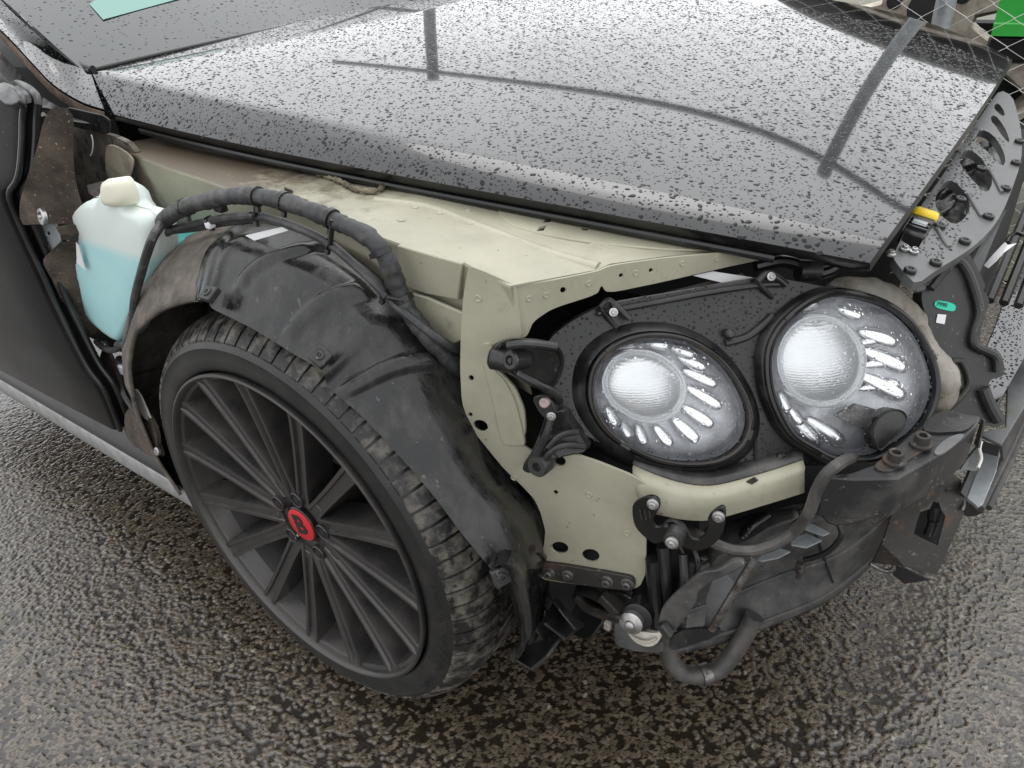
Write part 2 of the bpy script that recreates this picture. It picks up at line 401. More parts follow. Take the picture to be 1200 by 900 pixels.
# ------------------------------------------------------------------ ground: coarse wet asphalt with real stone relief near the car
def ground():
    x0, x1, y0, y1, st = -1.80, 1.20, -.47, 1.80, .0027
    nx, ny = int((x1-x0)/st), int((y1-y0)/st)
    X, Y = np.meshgrid(np.linspace(x0, x1, nx), np.linspace(y0, y1, ny), indexing='ij')
    rg = np.random.default_rng(4)
    # each stone: a worn flat top with its own tilt and height, dropping into the binder at its edge
    cell = .0092; gx, gy = int((x1-x0)/cell)+4, int((y1-y0)/cell)+4
    sx = (np.arange(gx)[:, None]-1.5+rg.random((gx, gy)))*cell+x0; sy = (np.arange(gy)[None]-1.5+rg.random((gx, gy)))*cell+y0
    sh = rg.random((gx, gy)); tx = rg.normal(0, .085, (gx, gy)); ty = rg.normal(0, .085, (gx, gy)); rc = rg.random((gx, gy))
    ci = ((X-x0)/cell+1.5).astype(int); cj = ((Y-y0)/cell+1.5).astype(int)
    d1 = np.full(X.shape, 9.); d2 = np.full(X.shape, 9.); hh = np.zeros(X.shape); tl = np.zeros(X.shape); cc_ = np.zeros(X.shape)
    wx = X+.0013*np.sin(Y*410+3*np.sin(X*230)); wy = Y+.0013*np.sin(X*390+3*np.sin(Y*250))
    for a in (-1, 0, 1):
        for c in (-1, 0, 1):
            i = np.clip(ci+a, 0, gx-1); j = np.clip(cj+c, 0, gy-1)
            d = np.hypot(wx-sx[i, j], wy-sy[i, j]); m = d < d1
            d2 = np.where(m, d1, np.minimum(d2, d)); hh = np.where(m, sh[i, j], hh); cc_ = np.where(m, rc[i, j], cc_)
            tl = np.where(m, tx[i, j]*(X-sx[i, j])+ty[i, j]*(Y-sy[i, j]), tl); d1 = np.where(m, d, d1)
    edge = np.clip((d2-d1-.0003)/.0020, 0, 1)
    wear = .5+.5*np.sin(X*2.3+.7)*np.cos(Y*2.9-.4)+.25*np.sin(X*6.1+Y*4.3)      # broad worn and sunken areas
    sunk = (hh < .17+.15*np.clip(wear, 0, 1)).astype(float)                      # stones lost below the binder
    up = edge*(1-.8*sunk)
    Zh = .0019*up*(.45+.55*hh)+tl*up+.00018*rg.random(X.shape)*up
    Zh = Zh+np.sin(X*3.1+1)*np.cos(Y*2.7)*.003+np.sin(X*7+Y*5)*.001
    fade = np.minimum.reduce([(X-x0), (x1-X), (Y-y0), (y1-Y)])
    Zh = np.where(fade < .01, -.010, Zh-.004)
    v = np.stack([X, Y, Zh], -1).reshape(-1, 3)
    me = bpy.data.meshes.new('asphalt_surface')
    idx = np.arange(nx*ny).reshape(nx, ny)
    q = np.stack([idx[:-1, :-1], idx[1:, :-1], idx[1:, 1:], idx[:-1, 1:]], -1).reshape(-1, 4)
    # leave out what lies hidden under the car and what no view from the yard side reaches
    fx = v[q[:, 0], 0]; fy = v[q[:, 0], 1]
    keep = ~((fx < .46) & (fy > .42)) & ~((fx > .35+.9*np.clip(fy+.47, 0, 9)) & (fy < .2)) & ~((fy > .9) & (fx < .62))
    q = q[keep]; used = np.unique(q); mp = np.full(len(v), -1); mp[used] = np.arange(len(used)); q = mp[q]; v = v[used]
    me.vertices.add(len(v)); me.vertices.foreach_set('co', v.ravel())
    me.loops.add(q.size); me.loops.foreach_set('vertex_index', q.ravel().astype(np.int32))
    me.polygons.add(len(q)); me.polygons.foreach_set('loop_start', np.arange(0, q.size, 4, dtype=np.int32)); me.polygons.foreach_set('loop_total', np.full(len(q), 4, np.int32))
    at = me.color_attributes.new('stone', 'FLOAT_COLOR', 'POINT')
    colr = np.stack([up, cc_, hh, np.ones(X.shape)], -1).reshape(-1, 4)[used].astype(np.float32); at.data.foreach_set('color', colr.ravel())
    me.update(); me.shade_smooth(); me.materials.append(M['asphalt'])
    g = bpy.data.objects.new('asphalt', me); C.objects.link(g); g['kind'] = 'structure'; g['label'] = 'coarse wet dark asphalt of the yard around the car'
    f = build('ground', [(-200, -200, -.012), (200, -200, -.012), (200, 200, -.012), (-200, 200, -.012)], [(0, 1, 2, 3)], M['asphalt_far'], smooth=0)
    f['kind'] = 'structure'
ground()

# ================================================================== the car
car = tag(empty('car'), 'black coupe with its front wing and bumper stripped off, bonnet wet with rain', 'car')

# ------------------------------------------------------------------ bonnet
E_ = [(-0.5501, 0.2, 0.9266), (-0.3842, 0.215, 0.9086), (-0.1868, 0.235, 0.8969), (-0.0174, 0.255, 0.8845), (0.126, 0.28, 0.8693), (0.2592, 0.3, 0.8589), (0.376, 0.325, 0.8467), (0.4834, 0.35, 0.8346), (0.5829, 0.375, 0.8238), (0.638, 0.395, 0.816), (0.6922, 0.42, 0.8087)]
C_ = [(-0.6693, 0.245, 0.9841), (-0.4327, 0.262, 0.9565), (-0.2355, 0.285, 0.9396), (-0.0601, 0.305, 0.9272), (0.0873, 0.33, 0.9053), (0.2285, 0.345, 0.888), (0.3493, 0.37, 0.8705), (0.4612, 0.395, 0.8491), (0.5656, 0.42, 0.8296), (0.6395, 0.44, 0.8156), (0.6922, 0.455, 0.8078)]
EI = np.array(E_); CI = np.array(C_)
# smooth analytic bonnet: cubic edge curves along the car, a parabola across it
pe_y = np.polyfit(EI[:, 0], EI[:, 1], 2); pe_z = np.polyfit(EI[:, 0], EI[:, 2], 3)
pc_y = np.polyfit(CI[:, 0], CI[:, 1], 2); pc_z = np.polyfit(CI[:, 0], CI[:, 2], 3)
pm_z = np.polyfit([-.75, -.5, -.2, .2, .45, .6, .705], [1.0, .998, .985, .953, .922, .892, .862], 4)
pf_z = np.polyfit([-.6, -.3, 0, .39, .47, .6, .66, .70], [1.0, 1.0, .99, .957, .942, .902, .882, .866], 4)
def hood_section(t, nf=13, ns=60):
    xe = -.55+(.692+.55)*t
    e = np.array([xe, np.polyval(pe_y, xe), np.polyval(pe_z, xe)])
    xc0 = -.665+(.698+.665)*t
    c = np.array([xc0, np.polyval(pc_y, xc0), np.polyval(pc_z, xc0)])
    sl = np.polyval(np.polyfit([0, .35, .7, 1], [1.31, .97, .62, .42], 3), t)     # the flank lays back towards the nose but never goes hollow
    c[2] = e[2]+(c[1]-e[1])*sl
    yf = 1.66+(1.44-1.66)*t
    s = np.linspace(0, 1, ns); y = c[1]+(yf-c[1])*s
    bow = 4*s*(1-s)
    x = (xc0*(1-s)+(-.62+(.69+.62)*t)*s)+(-.07*(1-t)**2+.010*t**3)*bow
    zn = x*0+c[2]; zm = np.polyval(pm_z, x); zf = np.polyval(pf_z, x)
    # quadratic Lagrange through near crease, centre and far edge
    z = zn*2*(s-.5)*(s-1)+zm*4*s*(1-s)+zf*2*s*(s-.5)
    a = np.linspace(e, c, nf)[:-1]
    nrm = np.cross(c-e, [1, 0, 0]); nrm /= np.linalg.norm(nrm)
    if nrm[2] < 0: nrm = -nrm
    w_ = np.clip((t-.35)/.45, 0, 1); w_ = w_*w_*(3-2*w_)
    tg = np.array([x[1]-x[0], y[1]-y[0], z[1]-z[0]]); tg /= np.linalg.norm(tg); ln = np.linalg.norm(c-e)
    ctl = (e+c)/2*(1-w_)+(c-tg*ln*.5)*w_
    q_ = np.linspace(0, 1, nf)[:-1, None]
    a = (1-q_)**2*e+2*q_*(1-q_)*ctl+q_**2*c+np.outer(np.sin(np.linspace(0, math.pi, nf)[:-1])*.0025*(1-w_), nrm)
    return np.concatenate([a, np.stack([x, y, z], 1)])
HR = np.array([hood_section(t) for t in np.linspace(0, 1, 60)])
hv, hf = gridvf(HR)
bonnet = build('bonnet', hv, hf, M['paint'], car, smooth=60)
bonnet['label'] = 'black bonnet beaded with raindrops'
# folded lip and inner skin along the near edge
Er = HR[:, 0]
lip = gridvf([Er+np.array([0, .0, .0]), Er+np.array([0, .004, -.012]), Er+np.array([0, .02, -.017]), Er+np.array([0, .05, -.013]), Er+np.array([0, .07, -.001])])
build('bonnet_lip', *lip, M['trim'], bonnet, smooth=60)
P = [p+np.array([0, .012, -.022]) for p in Er[3:-3:3]]
tube('bonnet_seal', P, .006, M['trim'], bonnet, n=60)
P = [p+np.array([0, .055, -.02]) for p in Er[3:-2:3]]
tube('bonnet_frame', P, .012, M['trim'], bonnet, n=60)
Fr = HR[-1]
lipf = gridvf([Fr, Fr+np.array([.002, 0, -.010]), Fr+np.array([-.02, 0, -.014]), Fr+np.array([-.05, 0, -.012])])
build('bonnet_front_lip', *lipf, M['trim'], bonnet, smooth=60)

# raindrops: thousands of small flattened beads, each its own outline
def drops(grid, name, mat_, parent, want, rmin, rmax, seed, keep=None, gap=1.25, elong=1.35):
    G = np.array(grid); a, b = G.shape[:2]; rg = np.random.default_rng(seed)
    d1 = np.linalg.norm(np.diff(G, axis=0), axis=2)[:, :-1]; d2 = np.linalg.norm(np.diff(G, axis=1), axis=2)[:-1]
    area = (d1*d2).ravel(); cum = np.cumsum(area)/area.sum()
    cells = {}; cs = rmax*2.4; vs = []; fs = []; k = 0; K = 8
    tries = 0
    while k < want and tries < want*6:
        n = want; tries += n
        idx = np.searchsorted(cum, rg.random(n)); u = rg.random(n); v = rg.random(n)
        for q in range(n):
            i, j = divmod(int(idx[q]), b-1)
            p00, p10, p01, p11 = G[i, j], G[i+1, j], G[i, j+1], G[i+1, j+1]
            p = p00*(1-u[q])*(1-v[q])+p10*u[q]*(1-v[q])+p01*(1-u[q])*v[q]+p11*u[q]*v[q]
            if keep and not keep(p): continue
            r = rmin+(rmax-rmin)*rg.random()**3.2
            key = tuple((p//cs).astype(int)); ok = True
            for dx in (-1, 0, 1):
                for dy in (-1, 0, 1):
                    for dz in (-1, 0, 1):
                        for (pp, rr) in cells.get((key[0]+dx, key[1]+dy, key[2]+dz), ()):
                            if np.abs(pp-p).max() < (r+rr)*gap and np.linalg.norm(pp-p) < (r+rr)*gap: ok = False; break
                        if not ok: break
                    if not ok: break
                if not ok: break
            if not ok: continue
            cells.setdefault(key, []).append((p, r))
            ta = p10-p00; nn = np.cross(ta, p01-p00); nn /= np.linalg.norm(nn)
            if nn[2] < 0: nn = -nn
            ta /= np.linalg.norm(ta); tb = np.cross(nn, ta)
            ph = rg.random()*6.28; el_ = 1+(elong-1)*rg.random(); c1, s1 = math.cos(ph), math.sin(ph)
            wob = 1+.16*rg.standard_normal(K).clip(-1.5, 1.5)
            h = r*(.20+.13*rg.random()); base = len(vs)
            for ring, (sr, sz) in enumerate(((1., -.06), (.86, .52), (.5, .9))):
                for m in range(K):
                    t = 6.2832*m/K; x = math.cos(t)*sr*r*el_*(wob[m] if ring < 2 else 1); y = math.sin(t)*sr*r*(wob[m] if ring < 2 else 1)
                    X_, Y_ = x*c1-y*s1, x*s1+y*c1
                    vs.append(p+ta*X_+tb*Y_+nn*h*sz)
            vs.append(p+nn*h)
            for ring in range(2):
                for m in range(K):
                    m2 = (m+1) % K
                    fs.append((base+ring*K+m, base+ring*K+m2, base+(ring+1)*K+m2, base+(ring+1)*K+m))
            for m in range(K): fs.append((base+2*K+m, base+2*K+(m+1) % K, base+3*K))
            k += 1
            if k >= want: break
    me = bpy.data.meshes.new(name); me.from_pydata([tuple(x) for x in vs], [], fs); me.shade_smooth(); me.materials.append(mat_)
    o = bpy.data.objects.new(name, me); C.objects.link(o); o.parent = parent; o['kind'] = 'stuff'
    return o
drops(HR[:, :64], 'raindrops', M['water'], bonnet, 24000, .0010, .0034, 3, keep=lambda p: p[1] < 1.5, gap=1.12, elong=1.8)

# ------------------------------------------------------------------ wheel
wheel = empty('wheel', (0, 0, 0), car)
HUB = np.array([0, 0, .362])
def wl(prof, m=96):
    """lathe about the axle: profile (radius, y)"""
    rows = []
    for r, y in prof:
        t = np.linspace(0, 2*math.pi, m, endpoint=False)
        rows.append(np.stack([r*np.cos(t), np.full(m, y), .362+r*np.sin(t)], 1))
    return gridvf(rows, True)
tyre = build('tyre', *wl([(.285, .02), (.2875, .006), (.290, .0025), (.297, .0015), (.310, .0012), (.322, .0030), (.325, .0020), (.328, .004), (.335, .009), (.343, .018), (.350, .032), (.3535, .05), (.3535, .255), (.351, .268), (.335, .285), (.300, .280), (.287, .26)], 128), M['rubber'], wheel, smooth=50)
# tread: shoulder blocks and chevron blocks cut by grooves
def tread():
    mb = MB(); NB = 82
    def block(t0, t1, ya, yb, r0=.350, r1=.3625, skew0=0, skew1=0, droop=0):
        nt_, ny_ = 3, 5; top = []; bot = []
        for j in range(ny_):
            f = j/(ny_-1); y = ya+(yb-ya)*f; sk = skew0+(skew1-skew0)*f
            for i in range(nt_):
                t = t0+(t1-t0)*i/(nt_-1)+sk
                rr = r1-droop*(1-f)**2.6
                top.append((rr*math.cos(t), y, .362+rr*math.sin(t)))
                rb = min(r0, rr-.004)
                bot.append((rb*math.cos(t), y, .362+rb*math.sin(t)))
        v = top+bot; n = nt_*ny_; f = []
        for j in range(ny_-1):
            for i in range(nt_-1):
                f.append((j*nt_+i, j*nt_+i+1, (j+1)*nt_+i+1, (j+1)*nt_+i))
        per = [i for i in range(nt_)]+[j*nt_+nt_-1 for j in range(1, ny_)]+[(ny_-1)*nt_+i for i in range(nt_-2, -1, -1)]+[j*nt_ for j in range(ny_-2, 0, -1)]
        for a in range(len(per)):
            b = per[(a+1) % len(per)]; f.append((per[a], b, b+n, per[a]+n))
        mb.add(v, f)
    rg = random.Random(2)
    for k in range(NB):
        t = 2*math.pi*k/NB; d = 2*math.pi/NB; j = rg.uniform(-.0006, .0006)
        block(t+d*.08+j, t+d*.92+j, .0075, .072, skew0=0, skew1=.008, droop=.026)
        block(t+d*.06, t+d*.94, .206, .262, skew0=.008, skew1=0)
    for k in range(NB//2):
        t = 2*math.pi*k/(NB//2); d = 2*math.pi/(NB//2)
        block(t+d*.06, t+d*.46, .082, .136, skew0=0, skew1=.09)
        block(t+d*.54, t+d*.92, .082, .13, skew0=0, skew1=.08)
        block(t+d*.06, t+d*.92, .140, .198, skew0=.09, skew1=0)
    return mb.build('tread', M['tread'], tyre, smooth=40, kind='stuff')
tread()
# raised sidewall ring and lettering-like ribs
mb = MB()
for k in range(40):
    t = rad(-38)+k*rad(1.25)
    if k in (9, 10, 19, 28, 29): continue
    ct, st_ = math.cos(t), math.sin(t)
    r = .318+.0022*(k % 3)
    mb.add(*boxvf((r*ct, -.0002, .362+r*st_), (.007+.002*(k % 2), .0014, .0012), ((ct, 0, st_), (0, 1, 0), (-st_, 0, ct))))
mb.build('sidewall_ribs', M['rubber'], tyre, smooth=0)
rim = build('rim', *wl([(.2785, .03), (.283, .012), (.2855, .003), (.287, -.001), (.2865, -.004), (.283, -.0055), (.2805, -.004), (.2785, .001), (.2775, .006), (.2725, .0085), (.271, .012), (.2685, .035), (.256, .055), (.245, .09), (.246, .24), (.262, .262), (.286, .264), (.287, .25)], 128), M['rim'], wheel, smooth=40)
build('rim_barrel', *wl([(.2660, .038), (.2530, .058), (.2422, .093), (.2425, .238)], 96), M['barrel'], rim, smooth=60)
def spoke(ang):
    rows = []
    ct, st_ = math.cos(ang), math.sin(ang)
    R_ = np.array([ct, 0, st_]); T_ = np.array([-st_, 0, ct])
    for r, wd, y, dp in ((.052, .0135, .027, .03), (.075, .0125, .0245, .045), (.10, .0118, .022, .05), (.15, .0118, .018, .05), (.20, .0124, .0135, .048), (.245, .0132, .0085, .042), (.268, .0136, .005, .035), (.279, .0138, .003, .012)):
        g = .0045 if .07 < r < .275 else .001
        prof = [(-1.18, dp), (-1.04, .004), (-.95, 0), (-.55, 0), (-.42, g), (.42, g), (.55, 0), (.95, 0), (1.04, .004), (1.18, dp)]
        rows.append([HUB+R_*r+T_*wd*1.12*a+np.array([0, y+b, 0]) for a, b in prof])
    v, f = gridvf(rows, False)
    f = f+[tuple(range(10)), tuple(range(len(v)-10, len(v)))]
    n = 10
    for i in range(len(rows)-1): f.append((i*n, (i+1)*n, (i+1)*n+n-1, i*n+n-1))
    return build('spoke', v, f, M['rim'], wheel, smooth=28)
for k in range(15): spoke(rad(-1+24*k))
build('hub_disc', *wl([(.001, .036), (.036, .036), (.040, .031), (.048, .031), (.064, .031), (.070, .036), (.074, .05), (.074, .10), (.001, .10)], 60), M['rim'], wheel, smooth=40)
for k in range(5):
    t = rad(-60+72*k); c = HUB+np.array([.055*math.cos(t), .031, .055*math.sin(t)])
    lr = lathe('lug_recess', c+np.array([0, -.0075, 0]), (0, -1, 0), [(.0145, -.03), (.0140, .000), (.0128, .0012), (.0118, .0006), (.0112, -.003)], M['rim'], wheel, 20)
    lathe('lug_hole', c+np.array([0, -.0065, 0]), (0, -1, 0), [(.0113, -.004), (.0113, -.001), (.0065, -.0012), (.006, .0005), (.004, .001)], M['void'], lr, 18)
for k in range(5):
    t = rad(-60+36+72*k); c = HUB+np.array([.074*math.cos(t), .0285, .074*math.sin(t)])
    a = np.array([math.cos(t), 0, math.sin(t)]); b_ = np.array([-math.sin(t), 0, math.cos(t)])
    box('lug_lip', c, (.018, .004, .022), M['rim'], wheel, (a, (0, 1, 0), b_), bevel=.002)
t = rad(232); a = np.array([math.cos(t), 0, math.sin(t)])
box('balance_weight', HUB+a*.05+np.array([0, .0275, 0]), (.016, .004, .013), M['bolt'], wheel, (a, (0, 1, 0), (-math.sin(t), 0, math.cos(t))), bevel=.001)
cap = build('centre_cap', *wl([(.001, .024), (.0318, .0245), (.0335, .026), (.034, .034), (.001, .034)], 48), M['black'], wheel, smooth=40)
build('badge_disc', *wl([(.001, .0222), (.0285, .0225), (.0302, .0235), (.0302, .0255), (.001, .0255)], 48), M['red'], cap, smooth=40)
def letter(txt, size, origin, ax, ay, mat_, parent, name='letter', depth=.0006, align='CENTER', bold=0):
    cu = bpy.data.curves.new(name, 'FONT'); cu.body = txt; cu.size = size; cu.align_x = align; cu.align_y = 'CENTER'; cu.extrude = depth; cu.offset = bold
    tmp = bpy.data.objects.new(name+'_tmp', cu); C.objects.link(tmp)
    dg = bpy.context.evaluated_depsgraph_get(); me = bpy.data.meshes.new_from_object(tmp.evaluated_get(dg))
    bpy.data.objects.remove(tmp)
    ax = Vector(ax).normalized(); ay = Vector(ay).normalized(); az = ax.cross(ay)
    me.transform(Matrix(((ax.x, ay.x, az.x, origin[0]), (ax.y, ay.y, az.y, origin[1]), (ax.z, ay.z, az.z, origin[2]), (0, 0, 0, 1))))
    me.materials.clear(); me.materials.append(mat_); me.name = name
    o = bpy.data.objects.new(name, me); C.objects.link(o); o.parent = parent; return o
q = rad(14)
LB = letter('B', .050, HUB+np.array([0, .0218, 0]), (math.cos(q), 0, math.sin(q)), (-math.sin(q), 0, math.cos(q)), M['black'], cap, 'badge_letter', bold=.0016)
LB['label'] = 'black letter B on the red wheel badge'
# brake disc and red caliper behind the spokes
build('brake_disc', *wl([(.06, .10), (.09, .098), (.11, .118), (.205, .118), (.207, .122), (.207, .15), (.06, .15)], 96), M['disc'], car, smooth=40)
rows = []
for th in np.linspace(rad(102), rad(160), 12):
    ct, st_ = math.cos(th), math.sin(th)
    rows.append([np.array([r*ct, y, .362+r*st_]) for r, y in ((.135, .112), (.14, .080), (.16, .068), (.200, .068), (.224, .08), (.226, .16), (.135, .16))])
v, f = gridvf(rows, True); f += [tuple(range(7)), tuple(range(len(v)-7, len(v)))]
build('brake_caliper', v, f, M['redc'], car, smooth=40, bevel=.003)

# ------------------------------------------------------------------ dark core of the body behind the stripped panels
mb = MB()
mb.add(*boxvf((-.02, .95, .52), (1.10, 1.15, .40)))
mb.add(*boxvf((-1.32, 1.0, .62), (1.3, 1.46, .70)))
mb.add(*boxvf((.50, .98, .44), (.16, .92, .26)))
mb.add(*boxvf((-.52, .46, .36), (.40, .32, .60)))
build('engine_bay', mb.v, mb.f, M['void'], car, smooth=0)
# inner barrel of the wheel arch
rows = []
for th in np.linspace(rad(215), rad(-30), 40):
    ct, st_ = math.cos(th), math.sin(th)
    rows.append([np.array([r*ct, y, .362+r*st_]) for r, y in ((.40, .15), (.43, .17), (.435, .36), (.05, .37))])
build('arch_barrel', *gridvf(rows), M['void'], car, smooth=60)

# ------------------------------------------------------------------ cream inner wing
T = [(-0.5278, 0.175, 0.8784), (-0.4498, 0.165, 0.8773), (-0.3019, 0.15, 0.8711), (-0.205, 0.145, 0.8671), (-0.122, 0.14, 0.8627), (-0.0152, 0.135, 0.8582), (0.0933, 0.13, 0.8552), (0.165, 0.128, 0.8507), (0.2244, 0.126, 0.8452), (0.3158, 0.124, 0.8428), (0.3834, 0.122, 0.8284)]
F = [(0.4293, 0.235, 0.814), (0.4381, 0.25, 0.8177), (0.4716, 0.33, 0.8047), (0.5255, 0.41, 0.7929), (0.5605, 0.447, 0.7896)]
wing = empty('inner_wing', (0, 0, 0), car)
wing['label'] = 'cream painted inner wing panel, dirty towards the scuttle'
back = [(.56, .50, .785), (.40, .46, .812), (.10, .42, .838), (-.2, .40, .852), (-.50, .36, .868)]
holes = [[(0.3003, 0.3121, 0.8249), (0.2935, 0.3284, 0.8245), (0.2963, 0.3408, 0.8233), (0.305, 0.3215, 0.8238)], [(0.3119, 0.2792, 0.8259), (0.3054, 0.2946, 0.8255), (0.3082, 0.3065, 0.8244), (0.3165, 0.2882, 0.8248)], [(0.3564, 0.337, 0.8176), (0.3578, 0.3328, 0.8177), (0.3573, 0.3287, 0.818), (0.355, 0.3265, 0.8184), (0.3519, 0.3268, 0.8187), (0.349, 0.3296, 0.8188), (0.3475, 0.3339, 0.8187), (0.348, 0.338, 0.8184), (0.3503, 0.3403, 0.818), (0.3535, 0.3399, 0.8177)]]
Tt = [np.array(p) for p in cr(T, 30)]
top = Tt+[np.array(p) for p in F]+[np.array(b) for b in back]
v, f = sheetvf(top, .0025, holes, (0.05, 0, 1))
build('top_plate', v, f, M['cream'], wing, smooth=30)
# stamped step and pressed bead along the top
S = [(0.2273, 0.3071, 0.8342), (0.2202, 0.3303, 0.8333), (0.2768, 0.3532, 0.8262), (0.3715, 0.3776, 0.8151), (0.4626, 0.3978, 0.8046), (0.5419, 0.4346, 0.7942), (0.53, 0.4065, 0.7973), (0.4824, 0.3558, 0.8054), (0.4105, 0.3088, 0.8158), (0.3508, 0.2822, 0.8235), (0.2923, 0.2706, 0.8301), (0.2519, 0.284, 0.8333)]
hs_ = [[np.array(p)+np.array([0, 0, .0017]) for p in h] for h in holes]
sheet('stamped_panel', rnd(S, 2), M['cream'], wing, .0035, hs_, (.1, .067, 1), bevel=.0012)
B = [(0.0735, 0.2246, 0.8538), (0.1434, 0.256, 0.8447), (0.2391, 0.2485, 0.8356), (0.3542, 0.2381, 0.8248), (0.4243, 0.2434, 0.8175)]
v, f = tubevf(cr(B, 40)-np.array([0, 0, .0125]), .0140, 24); v = np.array(v)
for P_ in ([(-0.0728, 0.1874, 0.8607), (-0.0492, 0.1834, 0.86), (-0.0442, 0.1793, 0.86), (-0.0677, 0.1831, 0.8608)], [(0.0675, 0.1525, 0.8569), (0.0896, 0.1487, 0.8562), (0.0935, 0.1451, 0.8562), (0.0715, 0.1487, 0.8569)]):
    sheet('slot', P_, M['void'], wing, .002, n=(0, 0, 1))
v2, f2 = tubevf(cr([(-0.0847, 0.2616, 0.8593), (-0.0566, 0.2587, 0.8583), (-0.0204, 0.2511, 0.8573), (0.0207, 0.2378, 0.8563), (0.0448, 0.2398, 0.8552), (0.0536, 0.2567, 0.854), (0.0339, 0.2854, 0.8534)], 60), .004+.0018*np.sin(np.arange(60)*1.1)*np.sin(np.arange(60)*.37), 8)
build('seam_sealer', v2, f2, mat('dirty_sealer', (.22, .19, .13), .7, col2=(.08, .06, .04), scale=40, bump=.5), wing, smooth=70)
build('pressed_bead', v, f, M['cream'], wing, smooth=60)
# spot welds
for (c) in [(0.1384, 0.2372, 0.8461), (0.1775, 0.2432, 0.8418), (0.2305, 0.2414, 0.8366), (0.2935, 0.2354, 0.8307), (0.3415, 0.227, 0.8264), (0.1976, 0.2785, 0.8374), (0.1597, 0.1876, 0.8473), (0.3361, 0.1916, 0.8293)]:
    lathe('spot_weld', c, (.1, .067, 1), [(.0052, -.002), (.0052, .0004), (.0042, .001), (.003, .0002), (.001, .0001)], M['cream'], wing, 14)
# hinge tabs along the gutter
for c in [(0.1046, 0.3055, 0.8456), (0.16, 0.3194, 0.8391), (0.2434, 0.343, 0.8292), (0.3024, 0.3637, 0.8219), (0.3684, 0.3877, 0.8137), (0.4358, 0.4098, 0.8055)]:
    sheet('gutter_clip', rnd([np.array(c)+np.array(o) for o in ((-.010, .002, .006), (.008, .01, .006), (.008, -.012, -.002), (-.002, -.016, -.003), (-.008, -.012, -.002))], 1), M['rusty'], wing, .003, n=(.1, -.3, 1))
# side wall below the edge, set back in two steps, with the deeper box at its front end
Ts = cr(T, 40)
rows = [Ts+np.array([0, 0, -.001]), Ts+np.array([0, .002, -.006]), Ts+np.array([0, .006, -.03]), Ts+np.array([0, .016, -.09]), Ts+np.array([0, .03, -.16])]
build('side_wall', *gridvf(rows), M['cream'], wing, smooth=40, solid=.002)
BX = [(0.2162, 0.12, 0.8469), (0.2354, 0.119, 0.8464), (0.3196, 0.118, 0.8437), (0.3028, 0.124, 0.791), (0.2506, 0.125, 0.7867), (0.2065, 0.126, 0.7881)]
sheet('side_box', BX, M['cream'], wing, .01, n=(0.1, -1, .1), bevel=.002)
BX = [(0.2104, 0.121, 0.784), (0.2548, 0.12, 0.7851), (0.3258, 0.118, 0.7777), (0.3221, 0.119, 0.7522), (0.2873, 0.121, 0.7264), (0.2477, 0.121, 0.7462), (0.2204, 0.122, 0.7632)]
sheet('side_gusset', BX, M['cream'], wing, .006, n=(0.1, -1, .1), bevel=.0015)
# front flange below the top edge
FL = [(0.3805, 0.1255, 0.8253), (0.4033, 0.1649, 0.8208), (0.4366, 0.2226, 0.818), (0.4458, 0.2385, 0.8214), (0.4838, 0.3044, 0.8142), (0.5331, 0.3898, 0.8004), (0.5647, 0.4445, 0.7902), (0.568, 0.4502, 0.7828), (0.5636, 0.4425, 0.7777), (0.5343, 0.3917, 0.7802), (0.4816, 0.3005, 0.7826), (0.4495, 0.2449, 0.7855), (0.4424, 0.2327, 0.7889), (0.4395, 0.2276, 0.7992), (0.4366, 0.2226, 0.7884), (0.4065, 0.1704, 0.7846), (0.394, 0.1489, 0.7743), (0.3897, 0.1414, 0.7574), (0.3831, 0.1299, 0.7565), (0.3823, 0.1286, 0.799)]
h1 = [[(0.416, 0.1868, 0.804), (0.4156, 0.1861, 0.8019), (0.4146, 0.1844, 0.801), (0.4134, 0.1824, 0.8016), (0.4124, 0.1807, 0.8035), (0.4121, 0.1801, 0.8059), (0.4125, 0.1808, 0.8079), (0.4135, 0.1825, 0.8088), (0.4147, 0.1846, 0.8082), (0.4156, 0.1862, 0.8064)], [(0.4544, 0.2534, 0.8044), (0.4541, 0.253, 0.8028), (0.4534, 0.2516, 0.8021), (0.4524, 0.25, 0.8025), (0.4517, 0.2487, 0.804), (0.4513, 0.2481, 0.8058), (0.4516, 0.2486, 0.8073), (0.4524, 0.2499, 0.808), (0.4533, 0.2516, 0.8076), (0.4541, 0.2529, 0.8062)], [(0.4754, 0.2898, 0.8013), (0.4751, 0.2893, 0.7997), (0.4743, 0.288, 0.799), (0.4734, 0.2863, 0.7995), (0.4725, 0.2848, 0.8009), (0.4722, 0.2843, 0.8028), (0.4725, 0.2847, 0.8044), (0.4732, 0.2861, 0.8051), (0.4742, 0.2878, 0.8046), (0.475, 0.2892, 0.8032)]]
sheet('front_flange', rnd(FL, 2, .16), M['cream'], wing, .003, h1, (.866, -.5, 0), bevel=.0012)
